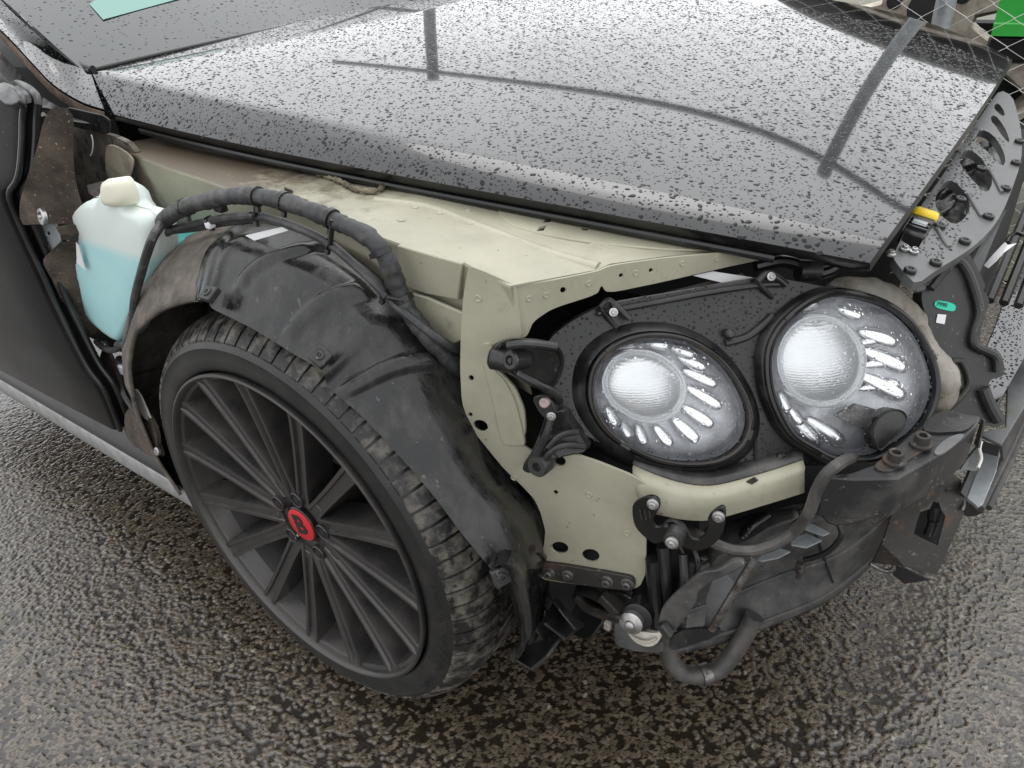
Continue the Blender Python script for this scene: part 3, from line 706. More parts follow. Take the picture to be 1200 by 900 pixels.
# the bracket that curls down round the lamp to the crash beam mount
BR = [(0.3861, 0.1278, 0.8277), (0.3548, 0.1184, 0.8402), (0.3346, 0.1124, 0.8467), (0.3249, 0.1095, 0.8099), (0.3173, 0.1072, 0.7645), (0.3105, 0.1052, 0.708), (0.3077, 0.1043, 0.6572), (0.3165, 0.1069, 0.6191), (0.3367, 0.113, 0.5888), (0.3553, 0.1186, 0.5618), (0.379, 0.1257, 0.5369), (0.3941, 0.1302, 0.5184), (0.4012, 0.1324, 0.4978), (0.4068, 0.1341, 0.4656), (0.4032, 0.133, 0.4331), (0.3915, 0.1295, 0.4103), (0.3916, 0.1295, 0.3836), (0.3996, 0.1319, 0.3707), (0.4287, 0.1406, 0.3728), (0.4761, 0.1548, 0.379), (0.5195, 0.1679, 0.3859), (0.5327, 0.1718, 0.3982), (0.5396, 0.1739, 0.4244), (0.5363, 0.1729, 0.5312), (0.5494, 0.1768, 0.5386), (0.5482, 0.1765, 0.5686), (0.5175, 0.1672, 0.5858), (0.4764, 0.1549, 0.5984), (0.4472, 0.1462, 0.6043), (0.4239, 0.1392, 0.6049), (0.404, 0.1332, 0.5915), (0.3827, 0.1268, 0.6048), (0.3883, 0.1285, 0.6285), (0.3879, 0.1284, 0.6606), (0.3789, 0.1257, 0.6902), (0.3652, 0.1216, 0.7064), (0.3542, 0.1182, 0.7144), (0.3547, 0.1184, 0.7497), (0.3911, 0.1293, 0.759), (0.3884, 0.1285, 0.8005)]
h2 = [[(0.3389, 0.1137, 0.6231), (0.3365, 0.113, 0.6196), (0.3328, 0.1118, 0.6172), (0.3284, 0.1105, 0.6164), (0.3243, 0.1093, 0.6175), (0.3211, 0.1083, 0.6202), (0.3197, 0.1079, 0.6239), (0.3202, 0.1081, 0.6279), (0.3225, 0.1088, 0.6315), (0.3263, 0.1099, 0.6338), (0.3306, 0.1112, 0.6345), (0.3348, 0.1124, 0.6335), (0.3379, 0.1134, 0.6308), (0.3393, 0.1138, 0.6272)], [(0.3272, 0.1102, 0.697), (0.3263, 0.1099, 0.6944), (0.3244, 0.1093, 0.6925), (0.3222, 0.1086, 0.6922), (0.3205, 0.1082, 0.6935), (0.3201, 0.108, 0.6959), (0.321, 0.1083, 0.6985), (0.3229, 0.1089, 0.7003), (0.3251, 0.1095, 0.7006), (0.3267, 0.11, 0.6994)], [(0.3205, 0.1082, 0.6411), (0.3197, 0.1079, 0.639), (0.318, 0.1074, 0.6374), (0.316, 0.1068, 0.6371), (0.3145, 0.1064, 0.6381), (0.3141, 0.1062, 0.64), (0.3149, 0.1065, 0.6422), (0.3167, 0.107, 0.6437), (0.3186, 0.1076, 0.644), (0.3201, 0.108, 0.6431)], [(0.4371, 0.1431, 0.5887), (0.4355, 0.1426, 0.5852), (0.4325, 0.1418, 0.5826), (0.4288, 0.1406, 0.5815), (0.4251, 0.1395, 0.5819), (0.4221, 0.1386, 0.584), (0.4205, 0.1382, 0.5872), (0.4205, 0.1382, 0.5909), (0.4222, 0.1387, 0.5944), (0.4252, 0.1395, 0.5969), (0.4288, 0.1407, 0.598), (0.4325, 0.1417, 0.5976), (0.4354, 0.1426, 0.5955), (0.4371, 0.1431, 0.5924)], [(0.426, 0.1398, 0.5376), (0.4254, 0.1396, 0.5352), (0.4238, 0.1391, 0.5335), (0.4218, 0.1385, 0.533), (0.4203, 0.1381, 0.534), (0.4198, 0.1379, 0.5361), (0.4204, 0.1381, 0.5385), (0.422, 0.1386, 0.5402), (0.424, 0.1392, 0.5406), (0.4255, 0.1396, 0.5396)], [(0.4373, 0.1432, 0.4403), (0.4359, 0.1428, 0.4358), (0.4329, 0.1419, 0.4319), (0.4289, 0.1407, 0.4291), (0.4243, 0.1393, 0.4278), (0.42, 0.138, 0.4283), (0.4165, 0.1369, 0.4304), (0.4145, 0.1363, 0.434), (0.4142, 0.1362, 0.4383), (0.4156, 0.1367, 0.4428), (0.4186, 0.1376, 0.4467), (0.4227, 0.1388, 0.4494), (0.4272, 0.1402, 0.4506), (0.4315, 0.1414, 0.4501), (0.4349, 0.1425, 0.448), (0.4369, 0.1431, 0.4445)], [(0.4789, 0.1557, 0.4376), (0.4775, 0.1553, 0.4329), (0.4746, 0.1544, 0.4287), (0.4705, 0.1531, 0.4257), (0.4659, 0.1518, 0.4244), (0.4614, 0.1504, 0.4249), (0.4578, 0.1493, 0.4272), (0.4556, 0.1487, 0.4309), (0.4553, 0.1486, 0.4355), (0.4567, 0.149, 0.4403), (0.4597, 0.1499, 0.4444), (0.4638, 0.1511, 0.4473), (0.4684, 0.1525, 0.4486), (0.4728, 0.1538, 0.4481), (0.4763, 0.1549, 0.4458), (0.4784, 0.1555, 0.4421)], [(0.5313, 0.1714, 0.555), (0.5303, 0.1711, 0.5531), (0.5285, 0.1706, 0.5522), (0.5267, 0.17, 0.5526), (0.5256, 0.1697, 0.5543), (0.5255, 0.1696, 0.5565), (0.5265, 0.17, 0.5584), (0.5283, 0.1705, 0.5594), (0.5301, 0.171, 0.5589), (0.5312, 0.1714, 0.5573)]]
br = sheet('front_bracket', rnd(BR, 2, .13), M['cream'], wing, .004, h2, (.2, -1, .1), bevel=.0025)
for c in [(0.3423, 0.1142, 0.8065), (0.3686, 0.1221, 0.5493), (0.4659, 0.1513, 0.5429), (0.5144, 0.1658, 0.4898)]:
    lathe('spot_weld', c, (.25, -1, 0), [(.0046, -.002), (.0046, .0003), (.0036, .0009), (.0026, .0002), (.001, .0001)], M['cream'], br, 14)
for c in [(0.3924, 0.1452, 0.805), (0.4032, 0.164, 0.804), (0.4311, 0.2123, 0.8057), (0.4632, 0.2678, 0.8039), (0.4968, 0.3261, 0.8009), (0.5225, 0.3705, 0.7962)]:
    lathe('spot_weld', c, (.866, -.5, 0), [(.004, -.002), (.004, .0003), (.003, .0008), (.002, .0002), (.001, .0001)], M['cream'], wing, 14)
# raised inner plate on the bracket with a folded edge
PL = [(0.3417, 0.112, 0.7492), (0.3564, 0.1164, 0.7511), (0.3546, 0.1159, 0.7133), (0.3665, 0.1195, 0.703), (0.3794, 0.1233, 0.6731), (0.3888, 0.1261, 0.6103), (0.3842, 0.1248, 0.6053), (0.3596, 0.1174, 0.6018), (0.3551, 0.116, 0.6171), (0.3501, 0.1145, 0.6683), (0.343, 0.1124, 0.714)]
sheet('stiffener', rnd(PL, 2, .2), M['cream'], br, .005, n=(.2, -1, .1), bevel=.0015)
# forward beam under the lamp: a deep C channel running to the crash beam
BM1 = [(0.515, 0.172, 0.5815), (0.5472, 0.178, 0.5738), (0.5759, 0.19, 0.5658), (0.5973, 0.205, 0.5606), (0.6174, 0.222, 0.5615), (0.6538, 0.266, 0.5654), (0.6834, 0.308, 0.5681)]
BM2 = [(0.538, 0.17, 0.5257), (0.5677, 0.176, 0.5283), (0.5852, 0.188, 0.5234), (0.6061, 0.205, 0.5205), (0.6207, 0.223, 0.5208), (0.6583, 0.266, 0.5274), (0.6893, 0.306, 0.5307)]
a1 = cr(BM1, 24); a2 = cr(BM2, 24); a2 = a2*.88+a1*.12
rows = [a1+np.array([-.02, .055, .0]), a1+np.array([-.005, .012, .003]), a1+np.array([0, .003, .001]), a1*.92+a2*.08+np.array([.0005, -.0015, 0]), a1*.5+a2*.5+np.array([.0006, -.0018, 0]), a2*.95+a1*.05, a2+np.array([-.004, .004, -.002]), a2+np.array([-.02, .04, .0])]
build('lamp_beam', *gridvf(rows), M['cream'], wing, smooth=50, solid=.003)
tr = [r_ for r_ in (a1+np.array([-.022, .055, .0035]), a1+np.array([-.006, .014, .0062]))]
build('dirt_tray', *gridvf(tr), M['dusty'], wing, smooth=50, solid=.002)
# steel clamp plate with four bolts at the foot
SP = [(0.401, 0.1258, 0.4053), (0.4097, 0.1284, 0.4127), (0.5186, 0.1611, 0.419), (0.5275, 0.1638, 0.4153), (0.529, 0.1642, 0.3996), (0.5225, 0.1623, 0.3894), (0.4084, 0.128, 0.3774), (0.4002, 0.1256, 0.385)]
sp = sheet('clamp_plate', rnd(SP, 1), M['rusty'], wing, .006, n=(.2, -1, .1), bevel=.0015)
for c, r_ in zip([(0.4132, 0.1284, 0.3948), (0.4393, 0.1363, 0.3977), (0.4924, 0.1522, 0.4022), (0.5193, 0.1603, 0.4056)], (.0095, .0088, .0095, .0095)):
    bolt(c, (.25, -1, .1), r_, M['steel'], sp)

# ------------------------------------------------------------------ wheel arch liner
LO = [(-0.3801, 0.0, 0.4878), (-0.3579, 0.0, 0.5478), (-0.3239, 0.0, 0.5996), (-0.2694, -0.0, 0.657), (-0.1552, 0.0, 0.7233), (-0.0423, -0.0, 0.7632), (-0.0229, 0.0, 0.7551), (0.0611, 0.0, 0.746), (0.1317, 0.0, 0.7307), (0.181, 0.0, 0.7208), (0.19, 0.0, 0.6978), (0.2399, 0.0, 0.6747), (0.2963, 0.0, 0.6351), (0.3445, 0.0, 0.5944), (0.3855, 0.0, 0.552), (0.4216, 0.002, 0.5135)]
LI = [(-0.5114, 0.06, 0.4691), (-0.4634, 0.06, 0.5483), (-0.4527, 0.09, 0.613), (-0.3661, 0.1, 0.6974), (-0.3041, 0.115, 0.7483), (-0.2247, 0.12, 0.7853), (-0.1253, 0.125, 0.8152), (-0.0215, 0.125, 0.831), (0.074, 0.125, 0.8254), (0.1462, 0.122, 0.809), (0.2028, 0.12, 0.7779), (0.2672, 0.12, 0.7275), (0.3052, 0.125, 0.6473), (0.339, 0.13, 0.5532), (0.3937, 0.14, 0.4809), (0.3939, 0.15, 0.3842)]
lo = cr(LO, 90); li = cr(LI, 90)
def liner_rows(i0, i1, nrow=14, ribs=(), crease=.42, top=.026):
    rows = []
    for j in range(nrow):
        f_ = j/(nrow-1); row = []
        for i in range(i0, i1):
            a, b = lo[i], li[i]
            p = a*(1-f_)+b*f_
            rd = np.array([p[0], 0, p[2]-.362]); rd /= np.linalg.norm(rd)
            # near-vertical face up to a shoulder, then a flatter top band
            bulge = top*min(f_/crease, (1-f_)/(1-crease))
            bulge -= .0035*math.exp(-((f_-crease)/.06)**2)
            s = i/(len(lo)-1)
            for (s0, s1, f0, f1, h, rw) in ribs:
                sc = s0+(s1-s0)*(f_-f0)/(f1-f0)
                d = abs(s-sc)/rw
                if d < 1.6 and f0-.1 < f_ < f1+.1:
                    e = min(1, max(0, (f_-f0+.05)/.08))*min(1, max(0, (f1+.05-f_)/.08))
                    bulge += h*e*(1/(1+math.exp((d-1)*7)))
            row.append(p+rd*bulge+rd*.0006*noise.noise(Vector((p[0]*22, p[1]*22, p[2]*22))))
        rows.append(row)
    return rows
fe = liner_rows(0, 39, crease=.5, top=.022)
fe = fe+[[p+np.array([0, .06, -.012]) for p in fe[-1]], [p+np.array([-.02, .2, -.05]) for p in fe[-1]]]
fo = build('arch_felt', *gridvf(fe), M['felt'], car, smooth=60, solid=.006)
FL1 = [(-0.3852, 0.002, 0.4849), (-0.3941, 0.002, 0.4411), (-0.3932, 0.002, 0.4032), (-0.3862, 0.002, 0.3547), (-0.3658, 0.002, 0.3185), (-0.3425, 0.002, 0.2873)]
FL2 = [(-0.5114, 0.06, 0.4691), (-0.5326, 0.06, 0.4029), (-0.5393, 0.06, 0.3487), (-0.533, 0.06, 0.293), (-0.5086, 0.06, 0.245), (-0.4807, 0.06, 0.2022)]
f1_, f2_ = cr(FL1, 20), cr(FL2, 20)
build('arch_felt_lower', *gridvf([f1_, f1_*.5+f2_*.5+np.array([-.006, 0, 0]), f2_, f2_+np.array([-.01, .1, 0]), f2_+np.array([-.03, .3, 0])]), M['felt'], car, smooth=60, solid=.006)
R_ = ((.508, .568, .22, .93, .010, .0085), (.610, .642, .10, .74, .010, .0085), (.722, .738, .04, .80, .010, .0085), (.56, .595, .16, .78, .0045, .045), (.445, .425, .0, 1., .004, .009))
lo = cr(LO, 360); li = cr(LI, 360)
rows = liner_rows(150, 360, 34, R_)
# rolled edge along the opening
edge = [np.array(p)+np.array([0, .006, -.004]) for p in rows[0]]
liner = build('wheel_arch_liner', *gridvf([edge]+rows), M['liner'], car, smooth=50, solid=.003)
drops(np.array(rows).transpose(1, 0, 2), 'raindrops', M['water'], liner, 700, .0009, .0024, 21, gap=1.5)
liner['label'] = 'black plastic wheel arch liner, dusty and wet'
for c in [(-0.017, -0.006, 0.7827), (0.1962, -0.01, 0.7505), (0.4371, 0.0, 0.5125)]:
    rd = np.array([c[0], -.25, c[2]-.362])
    rd /= np.linalg.norm(rd); tx = np.cross(rd, (0, 1, 0)); tx /= np.linalg.norm(tx)
    box('clip_tab', np.array(c)-rd*.003, (.024, .022, .010), M['plastic'], liner, (tx, np.cross(rd, tx), rd), bevel=.002)
    rivet(np.array(c)+rd/np.linalg.norm(rd)*.002, rd, .0065, M['plastic'], liner)
# front lower face of the liner and its torn, curled flap
LF = [(0.4198, 0.004, 0.5108), (0.4271, 0.02, 0.5096), (0.4092, 0.13, 0.4257), (0.3833, 0.16, 0.2985), (0.3572, 0.16, 0.164), (0.3771, 0.1, 0.2779), (0.4083, 0.05, 0.4146)]
sheet('liner_lower_face', cr(LF, 30, True), M['liner'], liner, .003)
fl1 = [(0.428, 0.0, 0.5244), (0.4417, 0.0, 0.5374), (0.4567, 0.0, 0.5401), (0.4681, 0.0, 0.5301), (0.4735, 0.0, 0.4995), (0.4766, 0.0, 0.4695), (0.4692, 0.005, 0.425), (0.4426, 0.02, 0.3591), (0.4151, 0.03, 0.3121)]
fl2 = [(0.3755, 0.05, 0.459), (0.4049, 0.03, 0.4919), (0.429, 0.02, 0.5021), (0.4328, 0.02, 0.4838), (0.4411, 0.02, 0.4542), (0.4465, 0.02, 0.4189), (0.4376, 0.025, 0.379), (0.4217, 0.03, 0.3429), (0.406, 0.035, 0.3164)]
a1 = cr(fl1, 30); a2 = cr(fl2, 30)
rows = [a2, a2*.6+a1*.4+np.array([.004, -.004, 0]), a1*.8+a2*.2+np.array([.003, -.004, .0]), a1, a1+np.array([-.012, .02, -.002])]
build('liner_flap', *gridvf(rows), M['liner'], liner, smooth=60, solid=.003)
FB = [(0.4016, 0.04, 0.3081), (0.4301, 0.02, 0.3385), (0.4549, 0.02, 0.3371), (0.4738, 0.03, 0.3652), (0.474, 0.06, 0.3677), (0.4703, 0.08, 0.362), (0.4277, 0.12, 0.2873), (0.4011, 0.13, 0.2445), (0.3989, 0.1, 0.2547)]
sheet('liner_foot', FB, M['plastic'], liner, .004)
for a, b in (([(0.4499, 0.04, 0.3484), (0.429, 0.12, 0.3243)]), ([(0.4676, 0.04, 0.3771), (0.4528, 0.11, 0.3262)]), ([(0.4816, 0.05, 0.3991), (0.4114, 0.12, 0.3239)])):
    box('liner_web', (np.array(a)+np.array(b))/2+np.array([0, .02, 0]), (.004, .035, np.linalg.norm(np.array(b)-np.array(a))), M['plastic'], liner, ((0, 1, 0), np.cross(np.array(b)-np.array(a), (0, 1, 0)), np.array(b)-np.array(a)))

# ------------------------------------------------------------------ looms over the inner wing
LB_ = [(-0.2261, 0.07, 0.8194), (-0.1948, 0.07, 0.8362), (-0.145, 0.072, 0.8558), (-0.0913, 0.075, 0.8713), (-0.0384, 0.078, 0.8839), (0.0158, 0.08, 0.8909), (0.0601, 0.085, 0.889), (0.1083, 0.088, 0.8832), (0.1575, 0.09, 0.8741), (0.1969, 0.09, 0.8668), (0.217, 0.09, 0.8544), (0.226, 0.092, 0.8392), (0.2302, 0.095, 0.8114), (0.2422, 0.098, 0.7764), (0.2662, 0.1, 0.7451), (0.2821, 0.112, 0.7146), (0.2891, 0.13, 0.6888), (0.2826, 0.155, 0.6608)]
loom = taped('wiring_loom', LB_, .0108, M['cable'], car, 200, .016, 5)
LC_ = [(-0.2608, 0.078, 0.7877), (-0.2098, 0.078, 0.8101), (-0.1499, 0.08, 0.8272), (-0.0663, 0.082, 0.8488), (-0.003, 0.083, 0.8608), (0.055, 0.085, 0.859), (0.1015, 0.086, 0.8528), (0.1355, 0.086, 0.8442), (0.1693, 0.085, 0.8285), (0.2047, 0.086, 0.8061), (0.2303, 0.088, 0.7848), (0.2646, 0.09, 0.7657), (0.2936, 0.1, 0.743), (0.2971, 0.125, 0.7198), (0.288, 0.155, 0.695)]
tube('loom_branch', LC_, .0058, M['cable'], loom, 90)
tube('loom_branch', [(-0.2074, 0.06, 0.8244), (-0.1843, 0.03, 0.8188), (-0.2113, 0.025, 0.7882), (-0.2512, 0.025, 0.7473), (-0.2984, 0.025, 0.6963), (-0.3398, 0.025, 0.6398), (-0.4005, 0.03, 0.5852), (-0.4622, 0.04, 0.56)], [.0068]*60, M['cable'], loom, 60)
tube('loom_branch', [(-0.2514, 0.085, 0.7953), (-0.1717, 0.09, 0.8125), (-0.1043, 0.095, 0.8298), (-0.0312, 0.1, 0.8449)], .0045, M['cable'], loom, 40)
def strap(c, t, r, m_=None):
    t = V3(t)/np.linalg.norm(t); o = MB(); o.add(*lathevf(c, t, [(r*.9, -.004), (r*1.12, -.0035), (r*1.12, .0035), (r*.9, .004)], 16))
    side = np.cross(t, (0, -1, .2)); side /= np.linalg.norm(side)
    o.add(*boxvf(V3(c)+side*r*1.2, (.006, .005, .012), (t, np.cross(t, side), side)))
    return o.build('cable_tie', m_ or M['black'], loom, smooth=40)
for (c, d) in (([(0.014, 0.08, 0.8906), (0.0227, 0.08, 0.8908)]), ([(0.1416, 0.089, 0.8783), (0.1502, 0.089, 0.8765)]), ([(0.0619, 0.085, 0.8893), (0.0698, 0.085, 0.8883)]), ([(0.2202, 0.09, 0.8497), (0.2222, 0.09, 0.8457)]), ([(0.2384, 0.097, 0.7898), (0.2416, 0.097, 0.7836)]), ([(-0.1524, 0.072, 0.8535), (-0.1398, 0.072, 0.8579)])):
    strap(c, np.array(d)-np.array(c), .0118)
for (c, d) in (([(-0.005, 0.083, 0.8605), (0.0027, 0.083, 0.8617)]), ([(0.1325, 0.086, 0.8448), (0.1381, 0.086, 0.8425)]), ([(0.2187, 0.087, 0.794), (0.2225, 0.087, 0.7914)]), ([(-0.1138, 0.081, 0.8366), (-0.1066, 0.081, 0.839)])):
    strap(c, np.array(d)-np.array(c), .0068)
for (c, d) in (([(0.017, 0.078, 0.8917), (0.0026, 0.078, 0.8633)]), ([(0.1531, 0.082, 0.8814), (0.1392, 0.082, 0.8474)]), ([(0.2469, 0.09, 0.7924), (0.2267, 0.082, 0.7956)])):
    tube('loom_link', [c, d], .0035, M['black'], loom, 6)
box('loom_clip', (-0.0935, 0.09, 0.8568), (.02, .012, .012), M['black'], loom)
box('loom_tag', (-0.1129, 0.079, 0.8323), (.012, .012, .012), M['paper'], loom, bevel=.003)
# torn paper label on top of the liner
sheet('liner_label', [(-0.0481, 0.088, 0.824), (0.04, 0.088, 0.851), (0.0571, 0.085, 0.8502), (-0.0242, 0.085, 0.8218)], M['paper'], liner, .0008)

# ------------------------------------------------------------------ washer reservoir
def reservoir():
    O = [(-0.3922, 0.055, 0.8382), (-0.3645, 0.055, 0.8366), (-0.3273, 0.055, 0.866), (-0.3004, 0.055, 0.8734), (-0.2882, 0.055, 0.8699), (-0.2833, 0.055, 0.8391), (-0.236, 0.055, 0.8397), (-0.2274, 0.055, 0.8227), (-0.2388, 0.055, 0.7899), (-0.2722, 0.055, 0.7342), (-0.3379, 0.055, 0.6715), (-0.426, 0.055, 0.5957), (-0.479, 0.055, 0.5518), (-0.5209, 0.055, 0.5567), (-0.5825, 0.055, 0.5808), (-0.5776, 0.055, 0.6541), (-0.5563, 0.055, 0.7085), (-0.5037, 0.055, 0.7716), (-0.4498, 0.055, 0.8142)]
    L = cr(rnd(O, 1, .2), 64, True); c = L.mean(0); n = (-.05, -1, .12)
    m = bpy.data.materials.new('washer_tank'); m.use_nodes = True; t = m.node_tree; N = t.nodes; Lk = t.links; b = N['Principled BSDF']
    tc = N.new('ShaderNodeTexCoord'); sp = N.new('ShaderNodeSeparateXYZ'); Lk.new(tc.outputs['Object'], sp.inputs[0])
    r = N.new('ShaderNodeMapRange'); r.inputs['From Min'].default_value = .770; r.inputs['From Max'].default_value = .752; Lk.new(sp.outputs['Z'], r.inputs['Value'])
    nz = N.new('ShaderNodeTexNoise'); nz.inputs['Scale'].default_value = 12; Lk.new(tc.outputs['Object'], nz.inputs['Vector'])
    m2 = N.new('ShaderNodeMixRGB'); m2.inputs[1].default_value = (.48, .74, .74, 1); m2.inputs[2].default_value = (.38, .67, .70, 1); Lk.new(nz.outputs['Fac'], m2.inputs[0])
    mx = N.new('ShaderNodeMixRGB'); mx.inputs[1].default_value = (.70, .77, .74, 1); Lk.new(r.outputs[0], mx.inputs[0]); Lk.new(m2.outputs[0], mx.inputs[2])
    Lk.new(mx.outputs[0], b.inputs['Base Color']); b.inputs['Roughness'].default_value = .38
    b.inputs['Subsurface Weight'].default_value = .5; b.inputs['Subsurface Radius'].default_value = (.02, .03, .03); b.inputs['Subsurface Scale'].default_value = .4
    o = loft('washer_reservoir', c, n, L, [(.5, .013), (.88, .0125), (.945, .010), (.98, .004), (1, -.006), (1, -.03), (.93, -.045)], m, car, cap0=True, cap1=True, smooth=60)
    o['label'] = 'translucent washer bottle two thirds full of pale blue fluid'
    v, f = tubevf(np.concatenate([L, L[:1]])+np.array([0, .012, 0]), .0014, 6); build('mould_seam', v, f, m, o, smooth=60)
    D2 = [(-0.3347, 0.1, 0.7717), (-0.274, 0.1, 0.775), (-0.2425, 0.1, 0.7721), (-0.2816, 0.1, 0.7373), (-0.3761, 0.1, 0.6794), (-0.4447, 0.1, 0.6312)]
    fl = mat('fluid_tank', (.10, .50, .48), .35)
    L2 = cr(D2, 30, True); loft('tank_side', L2.mean(0), n, L2, [(.7, .01), (.95, .006), (1, -.01), (1, -.08)], fl, o, cap0=True, cap1=True, smooth=60)
    w_ = mat('neck_plastic', (.80, .78, .64), .4)
    Nk = [(-0.3057, 0.044, 0.8797), (-0.2733, 0.044, 0.8889), (-0.2598, 0.044, 0.8843), (-0.2601, 0.044, 0.8499), (-0.2943, 0.044, 0.8409), (-0.3297, 0.044, 0.8396)]
    L3 = cr(rnd(Nk, 1), 30, True); loft('filler_neck', L3.mean(0), n, L3, [(.5, .010), (.85, .008), (1, .0), (1, -.022)], w_, o, cap0=True, cap1=True, smooth=60)
    sheet('neck_bracket', [(-0.437, 0.075, 0.8472), (-0.4013, 0.085, 0.856), (-0.3785, 0.07, 0.8412), (-0.372, 0.06, 0.8313), (-0.4323, 0.07, 0.8366)], M['steel'], o, .006, bevel=.001)
    sheet('tank_label', [(-0.4546, 0.033, 0.7603), (-0.4499, 0.033, 0.7551), (-0.4628, 0.034, 0.7076), (-0.4822, 0.033, 0.7182)], M['paper'], o, .0008, n=(-.2, -1, 0))
reservoir()

# ------------------------------------------------------------------ brown sound insulation on the bulkhead, clip and bracket
IN = [(-0.3996, 0.055, 0.9756), (-0.3985, 0.06, 0.9697), (-0.4052, 0.06, 0.9505), (-0.4172, 0.055, 0.9249), (-0.4261, 0.05, 0.8964), (-0.4452, 0.05, 0.8602), (-0.4529, 0.05, 0.8196), (-0.459, 0.06, 0.7833), (-0.4704, 0.07, 0.7195), (-0.5206, 0.07, 0.6262), (-0.5568, 0.05, 0.5587), (-0.5938, 0.03, 0.5472), (-0.5786, 0.02, 0.6025), (-0.5571, 0.012, 0.6755), (-0.5606, 0.01, 0.713), (-0.5092, 0.015, 0.7445), (-0.4649, 0.015, 0.7677), (-0.4506, 0.012, 0.7859), (-0.4631, 0.01, 0.7975), (-0.52, 0.006, 0.7895), (-0.5605, 0.002, 0.7857), (-0.535, 0.002, 0.8222), (-0.5043, 0.005, 0.8512), (-0.4658, 0.012, 0.887), (-0.4379, 0.025, 0.9236), (-0.4293, 0.04, 0.9528), (-0.4172, 0.05, 0.9704)]
ins = sheet('insulation_panel', cr(IN, 80, True), M['insul'], car, .014, n=(-.1, -1, .25), bevel=.004)
ins['label'] = 'brown fibrous sound insulation panel beside the washer bottle'
cl = (-0.4674, 0.0025, 0.8122)
m_ = MB(); m_.add(*lathevf(cl, (-.1, -1, .2), [(.014, -.004), (.014, .001), (.0125, .0025), (.004, .0025), (.003, .005), (.0005, .005)], 24))
clip = m_.build('retaining_clip', M['bolt'], ins, smooth=40)
for k in range(6):
    t = k*math.pi/3+.3; box('clip_slot', np.array(cl)+np.array([.0075*math.cos(t), -.0022, .0075*math.sin(t)-.0004]), (.005, .0012, .0018), M['insul'], clip, ((math.cos(t), 0, math.sin(t)), (0, 1, 0), (-math.sin(t), 0, math.cos(t))), bevel=0)
hb = [(-0.535, 0.03, 0.7624), (-0.5395, 0.03, 0.7589), (-0.5463, 0.03, 0.756), (-0.5529, 0.03, 0.7549), (-0.5567, 0.03, 0.7559), (-0.5562, 0.03, 0.7587), (-0.5516, 0.03, 0.7623), (-0.5447, 0.03, 0.7651), (-0.5382, 0.03, 0.7662), (-0.5345, 0.03, 0.7652)]
bk = sheet('hinge_bracket', [(-0.5796, 0.03, 0.7796), (-0.5028, 0.03, 0.7919), (-0.4983, 0.03, 0.7596), (-0.5357, 0.03, 0.7343), (-0.599, 0.03, 0.7095), (-0.5946, 0.03, 0.7346)], M['galv'], car, .004, [hb])
sheet('hinge_bracket', [(-0.623, 0.025, 0.7067), (-0.5557, 0.025, 0.7387), (-0.5554, 0.025, 0.7116), (-0.5944, 0.025, 0.6453), (-0.6259, 0.025, 0.6383)], M['cream'], car, .004)
# dirty scuttle bulkhead behind the clip, with a cream gusset
BH = [(-0.7083, 0.19, 0.8885), (-0.6073, 0.18, 0.8966), (-0.5052, 0.17, 0.8993), (-0.4367, 0.165, 0.89), (-0.4422, 0.17, 0.8595), (-0.5064, 0.17, 0.7987), (-0.6343, 0.17, 0.7393), (-0.6948, 0.16, 0.7418), (-0.691, 0.15, 0.7792), (-0.7135, 0.17, 0.8287)]
bhm = mat('dirty_bulkhead', (.10, .083, .068), .8, col2=(.22, .19, .15), scale=24, lo=.45, hi=.75, bump=.5, bscale=90, col3=(.04, .033, .028), scale3=60, lo3=.55, hi3=.65)
bh = sheet('bulkhead', cr(BH, 40, True), bhm, car, .01)
G_ = [(-0.5123, 0.158, 0.8812), (-0.4784, 0.158, 0.8904), (-0.4183, 0.155, 0.8746), (-0.428, 0.152, 0.8543), (-0.4588, 0.15, 0.8246), (-0.5316, 0.15, 0.8212)]
sheet('bulkhead_gusset', rnd(G_, 2), mat('dirty_gusset', (.27, .24, .18), .7, col2=(.12, .10, .08), scale=18, bump=.3), bh, .004, bevel=.002)
rivet((-0.5479, 0.11, 0.882), (0, -1, .2), .007, M['bolt'], ins)
tube('wire_wisp', [(-0.5263, 0.15, 0.902), (-0.5297, 0.15, 0.8886), (-0.5448, 0.15, 0.871), (-0.5555, 0.15, 0.8638)], .0011, M['paper'], bh, 10)
# foam pad seen left of the insulation and the scuttle channel above it
sheet('side_pad', rnd([(-0.6628, 0.12, 0.9302), (-0.6151, 0.12, 0.9382), (-0.6311, 0.12, 0.9109), (-0.6645, 0.12, 0.8855), (-0.686, 0.12, 0.8911)], 1), M['plastic'], car, .01)
sheet('side_pad', rnd([(-0.6652, 0.07, 0.8418), (-0.6441, 0.08, 0.8538), (-0.67, 0.07, 0.8054), (-0.721, 0.07, 0.7657), (-0.7327, 0.07, 0.7722)], 1), M['plastic'], car, .01)

# ------------------------------------------------------------------ scuttle, pillar and windscreen
PU = [(-0.6523, 0.245, 0.982), (-0.7134, 0.25, 0.9887), (-0.7828, 0.26, 1.0102), (-0.8471, 0.27, 1.0328), (-0.9247, 0.285, 1.0557), (-1.0031, 0.3, 1.0815), (-1.1612, 0.33, 1.1339)]
PM = [(-0.5903, 0.215, 0.9556), (-0.6706, 0.218, 0.9621), (-0.7384, 0.22, 0.9881), (-0.7986, 0.225, 1.0179), (-0.8676, 0.235, 1.0447), (-0.9479, 0.25, 1.075), (-1.1537, 0.29, 1.1276)]
PD = [(-0.5491, 0.197, 0.9331), (-0.6193, 0.195, 0.9416), (-0.6877, 0.19, 0.9662), (-0.7352, 0.19, 0.9961), (-0.7929, 0.195, 1.0283), (-0.8623, 0.205, 1.0547), (-1.0558, 0.24, 1.1003)]
n_ = 30
pu, pm, pd = cr(PU, n_), cr(PM, n_), cr(PD, n_)
